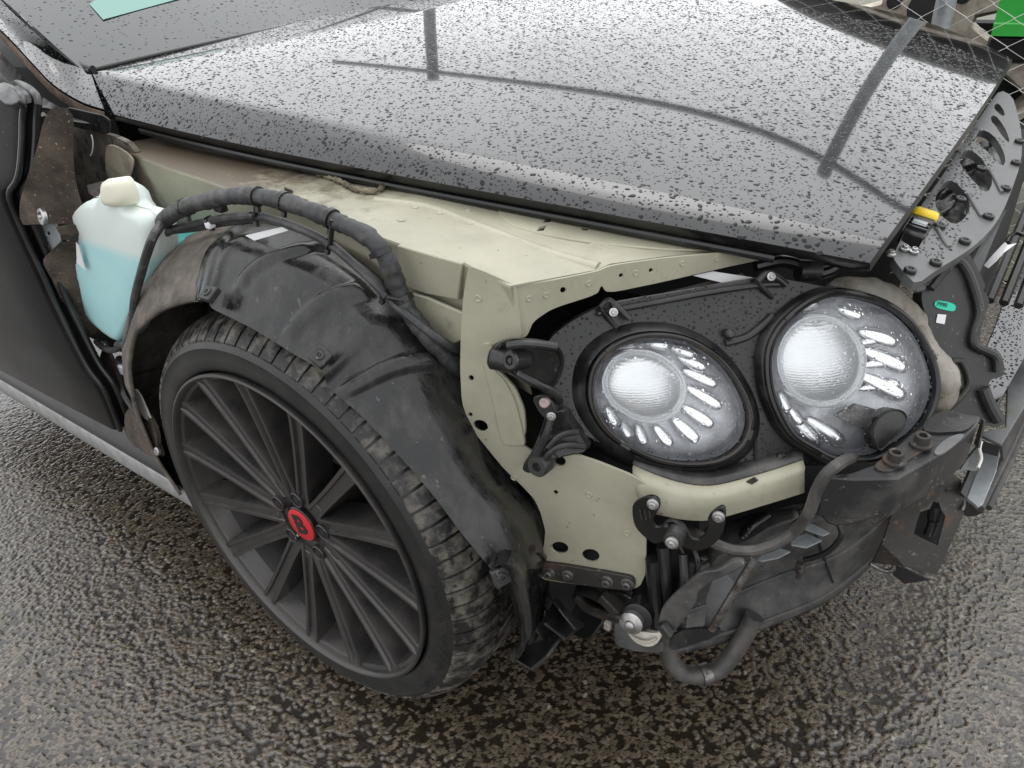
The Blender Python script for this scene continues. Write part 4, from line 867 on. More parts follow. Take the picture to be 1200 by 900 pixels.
prow = [pu*.9+pm*.1+np.array([0, .02, -.02]), pu]+[cr([pu[i] for i in (0,)]+[pm[0], pd[0]], 3)[0:0] for _ in ()]
S_ = []
for i in range(n_): S_.append(cr([pu[i], pm[i], pd[i]], 9))
S_ = np.array(S_).transpose(1, 0, 2)
PG = np.concatenate([S_, [pd+np.array([0, .004, -.012])], [pd+np.array([0, .03, -.02])]])
pillar = build('windscreen_pillar', *gridvf(list(PG)), M['paint'], car, smooth=60)
drops(S_.transpose(1, 0, 2), 'raindrops', M['water'], pillar, 420, .0013, .0032, 8, gap=1.8)
build('pillar_seal', *gridvf([pd+np.array([0, -.002, -.004]), pd+np.array([-.004, -.003, -.018]), pd+np.array([0, .02, -.024])]), mat('dirty_seal', (.06, .042, .032), .85, col2=(.15, .105, .075), scale=40, bump=.5, bscale=200), pillar, smooth=60, solid=.002)
PLW = [(-0.7882, 0.16, 1.022), (-0.747, 0.16, 0.9918), (-0.7062, 0.16, 0.9618), (-0.6633, 0.165, 0.94), (-0.5824, 0.17, 0.926), (-0.516, 0.18, 0.9277), (-0.51, 0.18, 0.911), (-0.5539, 0.17, 0.9036), (-0.6021, 0.15, 0.9156), (-0.6186, 0.14, 0.9396), (-0.6571, 0.12, 0.9408), (-0.6502, 0.1, 0.968), (-0.633, 0.08, 0.9892)]
build('scuttle_closing_panel', *gridvf([cr(PLW[:6], 20), cr(PLW[:6], 20)*.5+cr(list(reversed(PLW[7:])), 20)*.5+np.array([0, -.008, 0]), cr(list(reversed(PLW[7:])), 20)]), M['trim'], car, smooth=60, solid=.003)
SC = [(-0.6147, 0.16, 0.9416), (-0.5506, 0.165, 0.9367), (-0.4867, 0.17, 0.9321), (-0.4934, 0.17, 0.909), (-0.5068, 0.165, 0.9003), (-0.5645, 0.16, 0.9035), (-0.6225, 0.155, 0.9098)]
sheet('scuttle_channel', rnd(SC, 1), M['plastic'], car, .004, n=(.1, -1, .3), bevel=.002)
# windscreen: curved glass rising from the scuttle
base = cr([(-.665, .240, .982), (-.675, .45, .989), (-.695, .70, .993), (-.72, .94, .995), (-.695, 1.2, .995), (-.66, 1.55, .99)], 24)
topl = cr([(-1.55, .33, 1.28), (-1.58, .60, 1.31), (-1.60, .8, 1.32), (-1.60, .94, 1.325), (-1.58, 1.2, 1.32), (-1.53, 1.45, 1.29)], 24)
WS = np.array([base*(1-t)+topl*t+np.array([0, 0, .018*math.sin(math.pi*t)]) for t in np.linspace(0, 1, 14)])
ws = build('windscreen', *gridvf(list(WS)), M['screen'], car, smooth=80)
drops(WS.transpose(1, 0, 2)[:, :8], 'raindrops', M['water'], ws, 1500, .0018, .0042, 9, gap=1.6)
tube('windscreen_trim', [p+np.array([.006, 0, .001]) for p in base], .004, M['trim'], ws, 40)
pe = [np.array(p)+np.array([0, .006, .004]) for p in PU]
tube('pillar_trim', pe, .006, M['trim'], ws, 30)
# pale green sticker inside the top of the picture, black shading bars
def on_ws(s, t): 
    i = t*13; k = min(int(i), 12); a = WS[k]*(1-(i-k))+WS[k+1]*(i-k); j = s*23; q = min(int(j), 22); return a[q]*(1-(j-q))+a[q+1]*(j-q)+np.array([.0008, 0, .0018])
st_pts = [(-1.3196, 0.62, 1.0606), (-1.292, 0.85, 1.0367)]
M['sticker'] = mat('pale_green_sticker', (.12, .29, .25), .3)
SA = np.array([(-0.8934, 0.4053, 1.0736), (-0.8217, 0.3865, 1.0478), (-0.8662, 0.5914, 1.0638), (-0.8855, 0.6779, 1.0708), (-0.9748, 0.7496, 1.1029), (-1.0159, 0.578, 1.1177)])
def stick(pts):
    out = []
    for p in pts:
        d = np.array(p)-EYE; d /= np.linalg.norm(d); best = None
        G = WS[:9].reshape(-1, 3); t = (G-EYE)@d; dist = np.linalg.norm(G-EYE-np.outer(t, d), axis=1)
        i = np.argsort(dist)[:4]; c = G[i].mean(0)
        a = WS[4, 8]-WS[3, 8]; b = WS[3, 9]-WS[3, 8]; n = np.cross(a, b); n /= np.linalg.norm(n)
        s = ((c-EYE)@n)/(d@n); out.append(EYE+d*s+n*(.002 if n[2] > 0 else -.002))
    return out
sk = sheet('windscreen_sticker', stick(SA), M['sticker'], ws, .0005)
sk['label'] = 'pale green sticker on the windscreen'

# ------------------------------------------------------------------ door and sill
DE = [(-0.7109, 0.1, 0.984), (-0.5792, 0.07, 0.9889), (-0.4945, 0.045, 0.9809), (-0.4983, 0.035, 0.9546), (-0.5058, 0.02, 0.9113), (-0.5193, 0.004, 0.869), (-0.5526, -0.006, 0.8407), (-0.5683, -0.004, 0.8043), (-0.5719, -0.002, 0.7515), (-0.5704, -0.0, 0.6906), (-0.5665, 0.0, 0.628), (-0.5432, 0.0, 0.5151), (-0.5211, 0.004, 0.4672), (-0.5401, 0.012, 0.3933), (-0.5666, 0.02, 0.3438)]
de = cr(DE, 60)
k_ = np.linspace(0, 1, 10)
rows = [de+np.array([-.004, .03, 0]), de+np.array([.002, .008, 0]), de]+[de+np.array([-.012-1.3*t, -.004-.012*math.sin(min(1, t*2)*1.5), 0]) for t in k_]
door = build('door', *gridvf(rows), M['door'], car, smooth=60)
drops(np.array(rows[2:5]).transpose(1, 0, 2), 'raindrops', M['water'], door, 260, .0009, .0024, 33, gap=1.8)
door['label'] = 'black door behind the stripped wing, dusty'
tube('door_seal', [p+np.array([.006, .004, 0]) for p in de[4:]], .005, M['trim'], door, 70)
tube('door_seal', [p+np.array([.014, .022, 0]) for p in de[4:]], .006, M['trim'], door, 70)
sheet('door_corner_cap', rnd([(-0.6346, 0.075, 0.9954), (-0.546, 0.06, 1.0004), (-0.4943, 0.045, 0.991), (-0.4643, 0.035, 0.9837), (-0.5061, 0.03, 0.9755), (-0.5621, 0.04, 0.9851)], 1), M['trim'], door, .012, bevel=.002)
sheet('door_end_plate', [p+np.array([-.012, .004, 0]) for p in de[2:]]+[p+np.array([-.012, .03, 0]) for p in de[:1:-1]], M['void'], door, .004, n=(1, 0, 0))
# sill: dark upper ledge, silver blade, dark underside
sx = np.linspace(-1.75, -.28, 12)
def ext(prof): return gridvf([[np.array([x, y+.036, z]) for x in sx] for y, z in prof])
z1, z2 = (0.2628, 0.2191)
za = 0.3315
sill = empty('sill', (0, 0, 0), car)
build('sill_ledge', *ext([(.08, za-.012), (.02, za-.014), (.01, za-.022), (-.002, z1+.016), (-.006, z1+.010), (-.006, z1+.002), (.01, z1-.004), (.06, z1-.02)]), M['trim'], sill, smooth=40)
b_ = build('sill_blade', *ext([(.0, z1-.0005), (-.005, z1-.001), (-.008, z1-.004), (-.008, z2+.003), (-.006, z2), (.01, z2-.002)]), M['sill'], sill, smooth=50)
b_['label'] = 'silver sill blade'
build('sill_underside', *ext([(-.004, z2-.002), (-.002, z2-.010), (.03, z2-.03), (.25, z2-.04)]), M['plastic'], sill, smooth=40)
# rusty metal and clip where the sill meets the arch
sheet('sill_end_plate', [(-0.5867, 0.06, 0.5085), (-0.5661, 0.06, 0.5009), (-0.5316, 0.05, 0.4681), (-0.5279, 0.04, 0.3955), (-0.4324, 0.03, 0.3952), (-0.3988, 0.02, 0.3742), (-0.4051, 0.02, 0.3414), (-0.471, 0.02, 0.3193), (-0.5583, 0.03, 0.3173), (-0.6126, 0.05, 0.3392), (-0.6307, 0.06, 0.4015), (-0.6345, 0.06, 0.4616)], M['insul'], car, .006)
sheet('dirt_flap', rnd([(-0.5151, 0.02, 0.3954), (-0.4564, 0.03, 0.4453), (-0.3894, 0.02, 0.4322), (-0.374, 0.01, 0.39), (-0.4263, 0.01, 0.3374), (-0.4558, 0.01, 0.338), (-0.5091, 0.012, 0.3368)], 2), M['insul'], car, .008)
tube('drain_hose', [(-0.477, 0.04, 0.5271), (-0.502, 0.04, 0.4825), (-0.5027, 0.035, 0.4426), (-0.4709, 0.03, 0.421), (-0.4457, 0.028, 0.4074)], .007, M['black'], car, 30)
tube('drain_hose', [(-0.5751, 0.05, 0.5316), (-0.5394, 0.045, 0.529), (-0.4975, 0.045, 0.537), (-0.437, 0.045, 0.5681)], .006, M['cable'], car, 20)
box('hose_joiner', (-0.472, 0.04, 0.5066), (.016, .018, .022), M['galv'], car, bevel=.004)
sheet('silver_tab', rnd([(-0.454, 0.03, 0.4689), (-0.426, 0.03, 0.4817), (-0.3988, 0.022, 0.4315), (-0.3992, 0.02, 0.4248), (-0.4299, 0.022, 0.4224), (-0.4445, 0.026, 0.4439)], 1), M['white'], car, .003)
rivet((-0.3685, -0.0, 0.3809), (0, -1, .3), .008, M['bolt'], car)
rivet((-0.5495, 0.05, 0.5275), (0, -1, .3), .010, M['bolt'], car)

# ------------------------------------------------------------------ headlamp
LN = np.array([.6, -.65, .45]); LN /= np.linalg.norm(LN)
lamp = empty('headlamp', (0, 0, 0), car)
lamp['label'] = 'twin round headlamp with chrome petal reflectors, cover trim removed'
RO = cr([(0.4475, 0.1854, 0.6711), (0.4437, 0.2022, 0.7005), (0.4556, 0.2271, 0.7206), (0.4825, 0.2577, 0.7289), (0.5204, 0.2869, 0.7205), (0.5593, 0.305, 0.6947), (0.5901, 0.3085, 0.6588), (0.6086, 0.3016, 0.6241), (0.609, 0.2827, 0.5963), (0.5905, 0.2552, 0.5813), (0.558, 0.2257, 0.5821), (0.5226, 0.2016, 0.5944), (0.484, 0.1836, 0.6199), (0.4605, 0.1799, 0.6458)], 72, True)
RI = cr([(0.6061, 0.3459, 0.6915), (0.608, 0.3671, 0.7196), (0.6223, 0.3948, 0.7406), (0.6412, 0.4195, 0.751), (0.6648, 0.4412, 0.7509), (0.7066, 0.468, 0.734), (0.7409, 0.4809, 0.7067), (0.768, 0.4811, 0.6709), (0.7835, 0.4727, 0.6381), (0.7865, 0.4545, 0.6078), (0.7762, 0.4277, 0.5828), (0.7491, 0.3896, 0.564), (0.7311, 0.3721, 0.5627), (0.7049, 0.3511, 0.5673), (0.6801, 0.3384, 0.5819), (0.6508, 0.3269, 0.6045), (0.6214, 0.3301, 0.6482)], 72, True)
co, ci_ = RO.mean(0), RI.mean(0)
HO = rnd([(0.3918, 0.1762, 0.7322), (0.4065, 0.2022, 0.75), (0.43, 0.2336, 0.7641), (0.452, 0.2576, 0.7694), (0.5062, 0.3099, 0.7727), (0.5604, 0.3635, 0.7779), (0.5881, 0.3899, 0.7791), (0.6277, 0.4182, 0.7672), (0.659, 0.4401, 0.7571), (0.7001, 0.4677, 0.7421), (0.7446, 0.4853, 0.7081), (0.7781, 0.4843, 0.6622), (0.7921, 0.4702, 0.623), (0.787, 0.4399, 0.5861), (0.7612, 0.3977, 0.5594), (0.7293, 0.3648, 0.5545), (0.6696, 0.3141, 0.5609), (0.6021, 0.2571, 0.5685), (0.5512, 0.2163, 0.5775), (0.5065, 0.187, 0.5948), (0.4594, 0.1632, 0.6232), (0.4305, 0.1505, 0.6435), (0.4082, 0.1477, 0.6691), (0.3933, 0.1571, 0.7025)], 2)
hoff = -.012
hole1 = (co+(RO-co)*1.03)[::2]+LN*hoff; hole2 = (ci_+(RI-ci_)*1.03)[::2]+LN*hoff
Hh = HO+LN*hoff
face = sheet('lamp_housing', Hh, M['pod'], lamp, .004, [hole1, hole2], LN, bevel=.002)
hc = Hh.mean(0)
loft('housing_shell', hc, LN, Hh, [(1.0, -.0005), (1.012, -.006), (1.01, -.03), (1.0, -.06), (.96, -.12), (.86, -.2)], M['pod'], lamp, cap1=True, smooth=50)
# rolled edges and swept shoulders
loft('lamp_shoulder', co, LN, RO, [(1.0, -.014), (1.06, .004), (1.12, .0), (1.2, -.012), (1.3, -.03), (1.36, -.06), (1.36, -.12)], M['pod'], lamp, smooth=50)
loft('lamp_shoulder', ci_, LN, RI, [(1.0, -.014), (1.03, .006), (1.06, .004), (1.09, -.01), (1.10, -.05), (1.06, -.10)], M['pod'], lamp, smooth=50)
for nm, R0, c0, in (('lamp_ring', RO, co), ('lamp_ring', RI, ci_)):
    loft(nm, c0, LN, R0, [(1.045, -.02), (1.045, .004), (1.03, .010), (1.0, .0115), (.985, .008), (.975, .002), (.955, .0), (.945, -.03)], M['pod'], lamp, smooth=40)
    loft('lens_seal', c0, LN, R0, [(1.0, .0105), (.99, .0135), (.965, .012), (.958, .004)], M['rusty'] if c0 is co else M['trim'], lamp, smooth=40)
    for a in ((8, 40, 62) if c0 is co else (6, 30, 55)):
        p = R0[a]; t_ = R0[(a+1) % 72]-R0[a-1]; s_ = np.cross(LN, t_)
        box('lens_clip', p+LN*.009, (.014, .008, .006), M['plastic'], lamp, (t_, s_, LN), bevel=.001)
    loft('lamp_interior', c0, LN, R0, [(.955, .0), (.95, -.012), (.90, -.022), (.5, -.03), (.02, -.032)], M['lampback'], lamp, cap1=True, smooth=60)
    g_ = loft('lens_glass', c0, LN, R0, [(.962, .004), (.93, .009), (.8, .0165), (.6, .022), (.35, .0255), (.1, .027)], M['glass'], lamp, cap1=True, smooth=80)
def bowl(P_):
    P_ = cr(P_, 48, True); c = P_.mean(0)
    b = loft('reflector_bowl', c, LN, P_, [(1.05, -.022), (1.05, -.003), (1.02, .002), (.97, .0), (.95, -.003), (.93, -.001), (.90, .001), (.895, .0002), (.80, .0040), (.65, .0078), (.50, .0105), (.35, .0125), (.2, .0136), (.02, .014)], M['chrome'], lamp, cap1=True, smooth=40)
    return c, b
c1, _b = bowl([(0.4525, 0.2079, 0.6793), (0.4544, 0.2233, 0.6991), (0.4662, 0.2407, 0.7085), (0.4846, 0.2573, 0.7079), (0.5067, 0.2701, 0.6969), (0.5261, 0.2755, 0.6789), (0.5357, 0.2721, 0.6611), (0.5367, 0.2602, 0.6425), (0.5272, 0.2427, 0.6299), (0.5066, 0.223, 0.629), (0.4844, 0.2103, 0.6403), (0.4635, 0.2038, 0.6586)])
c2, _b = bowl([(0.6171, 0.361, 0.681), (0.6161, 0.3767, 0.7051), (0.6268, 0.3985, 0.7222), (0.6461, 0.4191, 0.7263), (0.6705, 0.4344, 0.7159), (0.6922, 0.4398, 0.6946), (0.7052, 0.4345, 0.6697), (0.7078, 0.4186, 0.6432), (0.6961, 0.3959, 0.626), (0.6754, 0.3747, 0.6232), (0.6508, 0.3595, 0.6339), (0.6289, 0.3548, 0.6563)])
def petal(a, b, wd, lift=-.014):
    """teardrop reflector from its narrow inner end a to its outer end b"""
    a, b = V3(a), V3(b); d = b-a; L_ = np.linalg.norm(d); d /= L_; s = np.cross(LN, d); rows = []
    for t in np.linspace(0, math.pi, 9):
        x = (1-math.cos(t))/2; w_ = wd*(math.sin(t)**.7)*(.55+.45*x)+1e-5
        rows.append([a+d*L_*x+s*w_*math.cos(q)+LN*(w_*.5*math.sin(q)) for q in np.linspace(-.35, math.pi+.35, 9)])
    v, f = gridvf(rows); return build('reflector_petal', v, f, M['facet'], lamp, smooth=80)
PO = [[(0.5075, 0.2921, 0.7011), (0.533, 0.3008, 0.6929)], [(0.519, 0.294, 0.6886), (0.5478, 0.3036, 0.6772)], [(0.5302, 0.2924, 0.6713), (0.5641, 0.3043, 0.6565)], [(0.5391, 0.2863, 0.6506), (0.5752, 0.2968, 0.6309)], [(0.5398, 0.2726, 0.6299), (0.5726, 0.2804, 0.6107)], [(0.5325, 0.2575, 0.6178), (0.5621, 0.26, 0.5953)], [(0.5151, 0.2379, 0.6127), (0.5371, 0.2361, 0.594)], [(0.4963, 0.2229, 0.6162), (0.5107, 0.2149, 0.5986)], [(0.4801, 0.212, 0.6221), (0.4935, 0.2058, 0.6084)], [(0.4502, 0.2455, 0.7102), (0.4708, 0.2583, 0.7146)], [(0.4808, 0.2736, 0.71), (0.505, 0.2844, 0.7066)], [(0.4606, 0.2069, 0.6405), (0.4766, 0.2008, 0.6236)]]
for a, b in PO: petal(np.array(a)*1.25-np.array(b)*.25, b, .0105)
PI_ = [[(0.6934, 0.4591, 0.6946), (0.7317, 0.4764, 0.6817)], [(0.7042, 0.4532, 0.6715), (0.751, 0.4724, 0.6501)], [(0.7089, 0.4381, 0.6435), (0.7587, 0.4571, 0.6178)], [(0.6959, 0.4534, 0.683), (0.723, 0.475, 0.6913)], [(0.7067, 0.4454, 0.657), (0.7423, 0.4729, 0.6625)], [(0.7126, 0.4326, 0.6307), (0.7477, 0.4591, 0.6354)], [(0.649, 0.3568, 0.6059), (0.6873, 0.3604, 0.5734)], [(0.6693, 0.371, 0.5994), (0.7112, 0.3815, 0.572)], [(0.6414, 0.3583, 0.6183), (0.6612, 0.3552, 0.6006)], [(0.6283, 0.3579, 0.6351), (0.643, 0.3505, 0.6181)], [(0.6613, 0.4504, 0.7248), (0.6868, 0.4583, 0.7154)], [(0.6208, 0.4165, 0.7297), (0.6392, 0.4293, 0.737)]]
for k, (a, b) in enumerate(PI_): petal(np.array(a)*1.18-np.array(b)*.18, b, .0135 if k in (0, 1, 2, 6, 7) else .009)
sheet('lamp_light_bar', [(0.6922, 0.3816, 0.6106), (0.7099, 0.4054, 0.6214), (0.745, 0.428, 0.6073), (0.7363, 0.4045, 0.5849)], M['steel'], lamp, .006, n=LN, bevel=.001)
# black round cover over the lower corner of the inner lens
BC = cr([(0.7453, 0.3722, 0.5924), (0.7389, 0.3777, 0.6088), (0.7427, 0.3915, 0.6238), (0.7526, 0.4042, 0.6289), (0.7636, 0.4114, 0.6247), (0.7698, 0.4102, 0.6147), (0.7674, 0.4, 0.6031), (0.7588, 0.3834, 0.5905), (0.7526, 0.3731, 0.584)], 36, True)
loft('washer_jet_cover', BC.mean(0), LN, BC, [(.1, .003), (.9, .002), (.97, .004), (1.0, .002), (1.0, -.02)], M['plastic'], lamp, cap0=True, smooth=40)
# droplets on the lenses
for nm, R0, c0, cnt, sd in ((0, RO, co, 260, 4), (1, RI, ci_, 380, 5)):
    G = np.array(loops(c0, LN, R0, [(.93, .0095), (.8, .017), (.6, .0225), (.35, .026), (.1, .0275)]))
    drops(np.concatenate([G, G[:, :1]], 1).transpose(1, 0, 2), 'raindrops', M['wet'], lamp, cnt*2, .0008, .0022, sd, gap=1.3)
# rain on the housing face and on the air guide
gh = np.array([[(0.3697, 0.2127, 0.7889), (0.402, 0.2399, 0.785), (0.4346, 0.2672, 0.7811), (0.4673, 0.2947, 0.7772), (0.5003, 0.3224, 0.7733), (0.5335, 0.3503, 0.7693), (0.5669, 0.3783, 0.7653), (0.6005, 0.4066, 0.7613), (0.6344, 0.4351, 0.7572), (0.6685, 0.4637, 0.7531), (0.7028, 0.4926, 0.749), (0.7374, 0.5217, 0.7449)], [(0.3806, 0.1938, 0.7472), (0.413, 0.221, 0.7431), (0.4457, 0.2484, 0.7391), (0.4786, 0.2759, 0.735), (0.5118, 0.3037, 0.7309), (0.5451, 0.3316, 0.7268), (0.5787, 0.3597, 0.7226), (0.6125, 0.388, 0.7184), (0.6466, 0.4166, 0.7142), (0.6809, 0.4453, 0.71), (0.7154, 0.4742, 0.7057), (0.7502, 0.5033, 0.7014)], [(0.3927, 0.1727, 0.7004), (0.4254, 0.1999, 0.6962), (0.4582, 0.2273, 0.692), (0.4913, 0.2549, 0.6877), (0.5247, 0.2827, 0.6835), (0.5582, 0.3107, 0.6791), (0.592, 0.3389, 0.6748), (0.626, 0.3672, 0.6704), (0.6603, 0.3958, 0.666), (0.6947, 0.4246, 0.6616), (0.7295, 0.4535, 0.6571), (0.7645, 0.4827, 0.6526)], [(0.405, 0.1513, 0.6533), (0.4378, 0.1786, 0.6489), (0.4709, 0.2061, 0.6445), (0.5042, 0.2337, 0.64), (0.5377, 0.2616, 0.6356), (0.5714, 0.2896, 0.6311), (0.6054, 0.3178, 0.6265), (0.6396, 0.3463, 0.622), (0.6741, 0.3749, 0.6174), (0.7087, 0.4037, 0.6128), (0.7437, 0.4327, 0.6081), (0.7789, 0.462, 0.6034)], [(0.4173, 0.1298, 0.6057), (0.4504, 0.1571, 0.6011), (0.4836, 0.1846, 0.5965), (0.5171, 0.2123, 0.5919), (0.5508, 0.2402, 0.5873), (0.5847, 0.2683, 0.5826), (0.6189, 0.2966, 0.5779), (0.6533, 0.3251, 0.5731), (0.688, 0.3538, 0.5683), (0.7229, 0.3826, 0.5635), (0.758, 0.4117, 0.5587), (0.7934, 0.441, 0.5538)], [(0.4211, 0.1233, 0.5913), (0.4541, 0.1507, 0.5867), (0.4874, 0.1782, 0.5821), (0.521, 0.2059, 0.5774), (0.5547, 0.2338, 0.5727), (0.5887, 0.2619, 0.568), (0.623, 0.2902, 0.5632), (0.6574, 0.3187, 0.5584), (0.6922, 0.3474, 0.5535), (0.7271, 0.3763, 0.5487), (0.7623, 0.4054, 0.5437), (0.7978, 0.4347, 0.5388)]])
def lpoly(loop):
    a_ = np.cross(LN, (0, 0, 1)); a_ /= np.linalg.norm(a_); b_ = np.cross(LN, a_); return lambda p: in_poly2((np.dot(p, a_), np.dot(p, b_)), [(np.dot(q, a_), np.dot(q, b_)) for q in loop])
def in_poly2(p, poly):
    r = False
    for i in range(len(poly)):
        a, b = poly[i], poly[i-1]
        if (a[1] > p[1]) != (b[1] > p[1]) and p[0] < (b[0]-a[0])*(p[1]-a[1])/(b[1]-a[1])+a[0]: r = not r
    return r
k1, k2, k3 = lpoly(list(Hh)), lpoly(list(co+(RO-co)*1.06)), lpoly(list(ci_+(RI-ci_)*1.06))
drops(gh, 'raindrops', M['water'], lamp, 420, .0008, .0021, 22, keep=lambda p: k1(p) and not k2(p) and not k3(p), gap=1.7)
# side mount: boxy arm with adjuster
AR = [(0.3725, 0.098, 0.7588), (0.3892, 0.1, 0.7724), (0.4096, 0.105, 0.7777), (0.4395, 0.125, 0.772), (0.4449, 0.14, 0.7441), (0.4331, 0.14, 0.7058), (0.4213, 0.13, 0.6967), (0.4078, 0.115, 0.7089), (0.3905, 0.1, 0.7278), (0.3725, 0.098, 0.7326)]
AL = cr(rnd(AR, 1), 40, True)
loft('side_mount', AL.mean(0), LN, AL, [(.75, -.006), (.86, -.005), (.9, .002), (.98, .002), (1.0, -.004), (1.0, -.05)], M['plastic'], lamp, cap0=True, cap1=True, smooth=40)
ac = (0.4005, 0.097, 0.7505)
lathe('adjuster', ac, (-.1, -.9, .35), [(.012, -.02), (.012, .004), (.010, .006), (.006, .006), (.005, 0), (.001, 0)], M['plastic'], lamp, 18)
lathe('adjuster', (0.3758, 0.1, 0.744), (-.9, -.3, .1), [(.014, -.02), (.014, .006), (.011, .009), (.004, .009)], M['plastic'], lamp, 18)
for P_ in ([(0.4069, 0.095, 0.7365), (0.4276, 0.105, 0.7228), (0.4369, 0.125, 0.7034), (0.4336, 0.14, 0.6819)], [(0.3974, 0.095, 0.7693), (0.4224, 0.1, 0.776), (0.4449, 0.12, 0.7683)]): tube('mount_rib', P_, .005, M['plastic'], lamp, 16)
# lower mount: splayed foot
FT = [(0.4334, 0.125, 0.6733), (0.4272, 0.12, 0.679), (0.4191, 0.117, 0.6468), (0.4045, 0.115, 0.6102), (0.3921, 0.114, 0.5884), (0.3885, 0.114, 0.5745), (0.4032, 0.114, 0.5752), (0.4215, 0.115, 0.5903), (0.4316, 0.118, 0.6058), (0.4426, 0.13, 0.6077), (0.4611, 0.16, 0.6035), (0.449, 0.16, 0.6252), (0.4408, 0.15, 0.6476), (0.4414, 0.135, 0.6752)]
ft = sheet('lower_mount', cr(rnd(FT, 1), 50, True), M['plastic'], lamp, .016, n=(.1, -1, .2), bevel=.004)
for P_ in ([(0.4341, 0.12, 0.6692), (0.4312, 0.112, 0.6481), (0.4186, 0.11, 0.6163), (0.4137, 0.108, 0.5945)], [(0.46, 0.15, 0.6187), (0.4466, 0.125, 0.6306), (0.4343, 0.115, 0.6219), (0.4228, 0.11, 0.5996)], [(0.4504, 0.15, 0.637), (0.4421, 0.125, 0.6442), (0.4315, 0.114, 0.6292)]): tube('foot_rib', P_, .0045, M['plastic'], lamp, 20)
lathe('foot_bush', (0.4218, 0.106, 0.6019), (.1, -1, .25), [(.014, -.02), (.014, .002), (.012, .005), (.006, .005), (.005, -.002), (.001, -.002)], M['plastic'], lamp, 20)
cl_ = sheet('foot_clamp', rnd([(0.4071, 0.118, 0.6903), (0.4208, 0.12, 0.6985), (0.4306, 0.125, 0.6942), (0.4383, 0.125, 0.675), (0.429, 0.12, 0.6636), (0.4183, 0.118, 0.6697)], 1), M['plastic'], lamp, .012, n=(.1, -1, .3), bevel=.002)
lathe('screw_cap', (0.4295, 0.114, 0.6928), (.2, -1, .3), [(.006, -.004), (.006, .002), (.004, .003), (.001, .002)], mat('pink_dirt', (.36, .28, .26), .6), lamp, 16)
bolt((0.4391, 0.113, 0.6775), (.5, -1, .2), .0055, M['bolt'], lamp)
# top clips with screws
for P_, sc_ in (([(0.4322, 0.236, 0.7647), (0.4375, 0.2454, 0.7712), (0.447, 0.2497, 0.7647), (0.4639, 0.254, 0.7483)], (0.4484, 0.2412, 0.7594)), ([(0.5758, 0.3752, 0.7743), (0.5823, 0.387, 0.7825), (0.5947, 0.3936, 0.7756), (0.6051, 0.3974, 0.7672)], (0.5887, 0.385, 0.78))):
    tube('housing_clip', P_, .004, M['plastic'], lamp, 14); tube('housing_clip', [np.array(P_[0])+np.array([0, .0, -.0]), np.array(P_[0])*.4+np.array(P_[3])*.6-LN*.004+np.array([0, 0, -.02])], .003, M['plastic'], lamp, 6)
    bolt(sc_, LN, .0055, M['bolt'], lamp)
# ridges on the housing face
tube('housing_rib', [(0.4287, 0.2358, 0.7558), (0.4749, 0.2814, 0.76), (0.5292, 0.3351, 0.7652), (0.5767, 0.3806, 0.7677), (0.6015, 0.4021, 0.7656)], .004, M['plastic'], lamp, 40)
tube('housing_rib', [(0.5598, 0.3281, 0.7056), (0.5789, 0.3486, 0.7096), (0.5918, 0.3689, 0.7218), (0.5976, 0.3801, 0.7303)], .005, M['plastic'], lamp, 24)
lathe('housing_peg', (0.5594, 0.3348, 0.7157), LN, [(.006, 0), (.006, .010), (.004, .012), (.001, .012)], M['plastic'], lamp, 14)
lathe('housing_peg', (0.6501, 0.3169, 0.5689), LN, [(.006, 0), (.006, .006), (.003, .009), (.001, .009)], M['plastic'], lamp, 14)
sheet('housing_seam', [(0.6162, 0.3079, 0.6033), (0.6188, 0.3101, 0.603), (0.6318, 0.2916, 0.559), (0.6293, 0.2895, 0.5593)], M['void'], lamp, .001, n=LN)
# carpet-like scraps, paper and pipes in the gap above the lamp
sheet('crumpled_duct', [(0.4011, 0.2609, 0.7319), (0.4385, 0.3054, 0.7462), (0.51, 0.3798, 0.7583), (0.542, 0.4133, 0.764), (0.5534, 0.4163, 0.7532), (0.4582, 0.3154, 0.7343), (0.4111, 0.2654, 0.725)], M['rusty'], lamp, .004, n=LN)
sheet('paper_note', [(0.4964, 0.3609, 0.7713), (0.5147, 0.3796, 0.7738), (0.557, 0.4106, 0.7622), (0.5473, 0.3966, 0.7549), (0.5267, 0.3813, 0.7602)], M['paper'], lamp, .001, n=LN)
tube('vacuum_pipe', [(0.5529, 0.4277, 0.7703), (0.5775, 0.4523, 0.7731), (0.5993, 0.4668, 0.7649), (0.6127, 0.4714, 0.7538), (0.6292, 0.488, 0.7556), (0.6364, 0.498, 0.7605)], .008, M['black'], car, 30)
lathe('pipe_collar', (0.6091, 0.4693, 0.7599), (.7, .6, -.1), [(.014, -.014), (.014, .014)], M['plastic'], car, 16)

# ------------------------------------------------------------------ grey foam packed round the inner lamp
SPN = [(0.6377, 0.4792, 0.7316), (0.6582, 0.4964, 0.7292), (0.6885, 0.5158, 0.7168), (0.715, 0.5267, 0.6971), (0.7372, 0.5233, 0.6737), (0.7572, 0.5188, 0.6517), (0.7789, 0.5159, 0.6295), (0.7854, 0.5065, 0.6073), (0.7825, 0.4947, 0.5831)]
P_ = cr(SPN, 60); Rr = np.interp(np.linspace(0, 1, 60), [0, .1, .3, .5, .62, .7, .85, .95, 1], [.010, .020, .025, .026, .022, .022, .028, .022, .008])
v, f = tubevf(P_, Rr, 20); v = np.array([p+.006*np.array(noise.noise_vector(Vector(p*28)))+.002*np.array(noise.noise_vector(Vector(p*90))) for p in np.array(v)])
sp_ = build('foam_packing', v, f, M['sponge'], car, smooth=180)
sp_['label'] = 'lumpy grey foam packed round the inner headlamp'

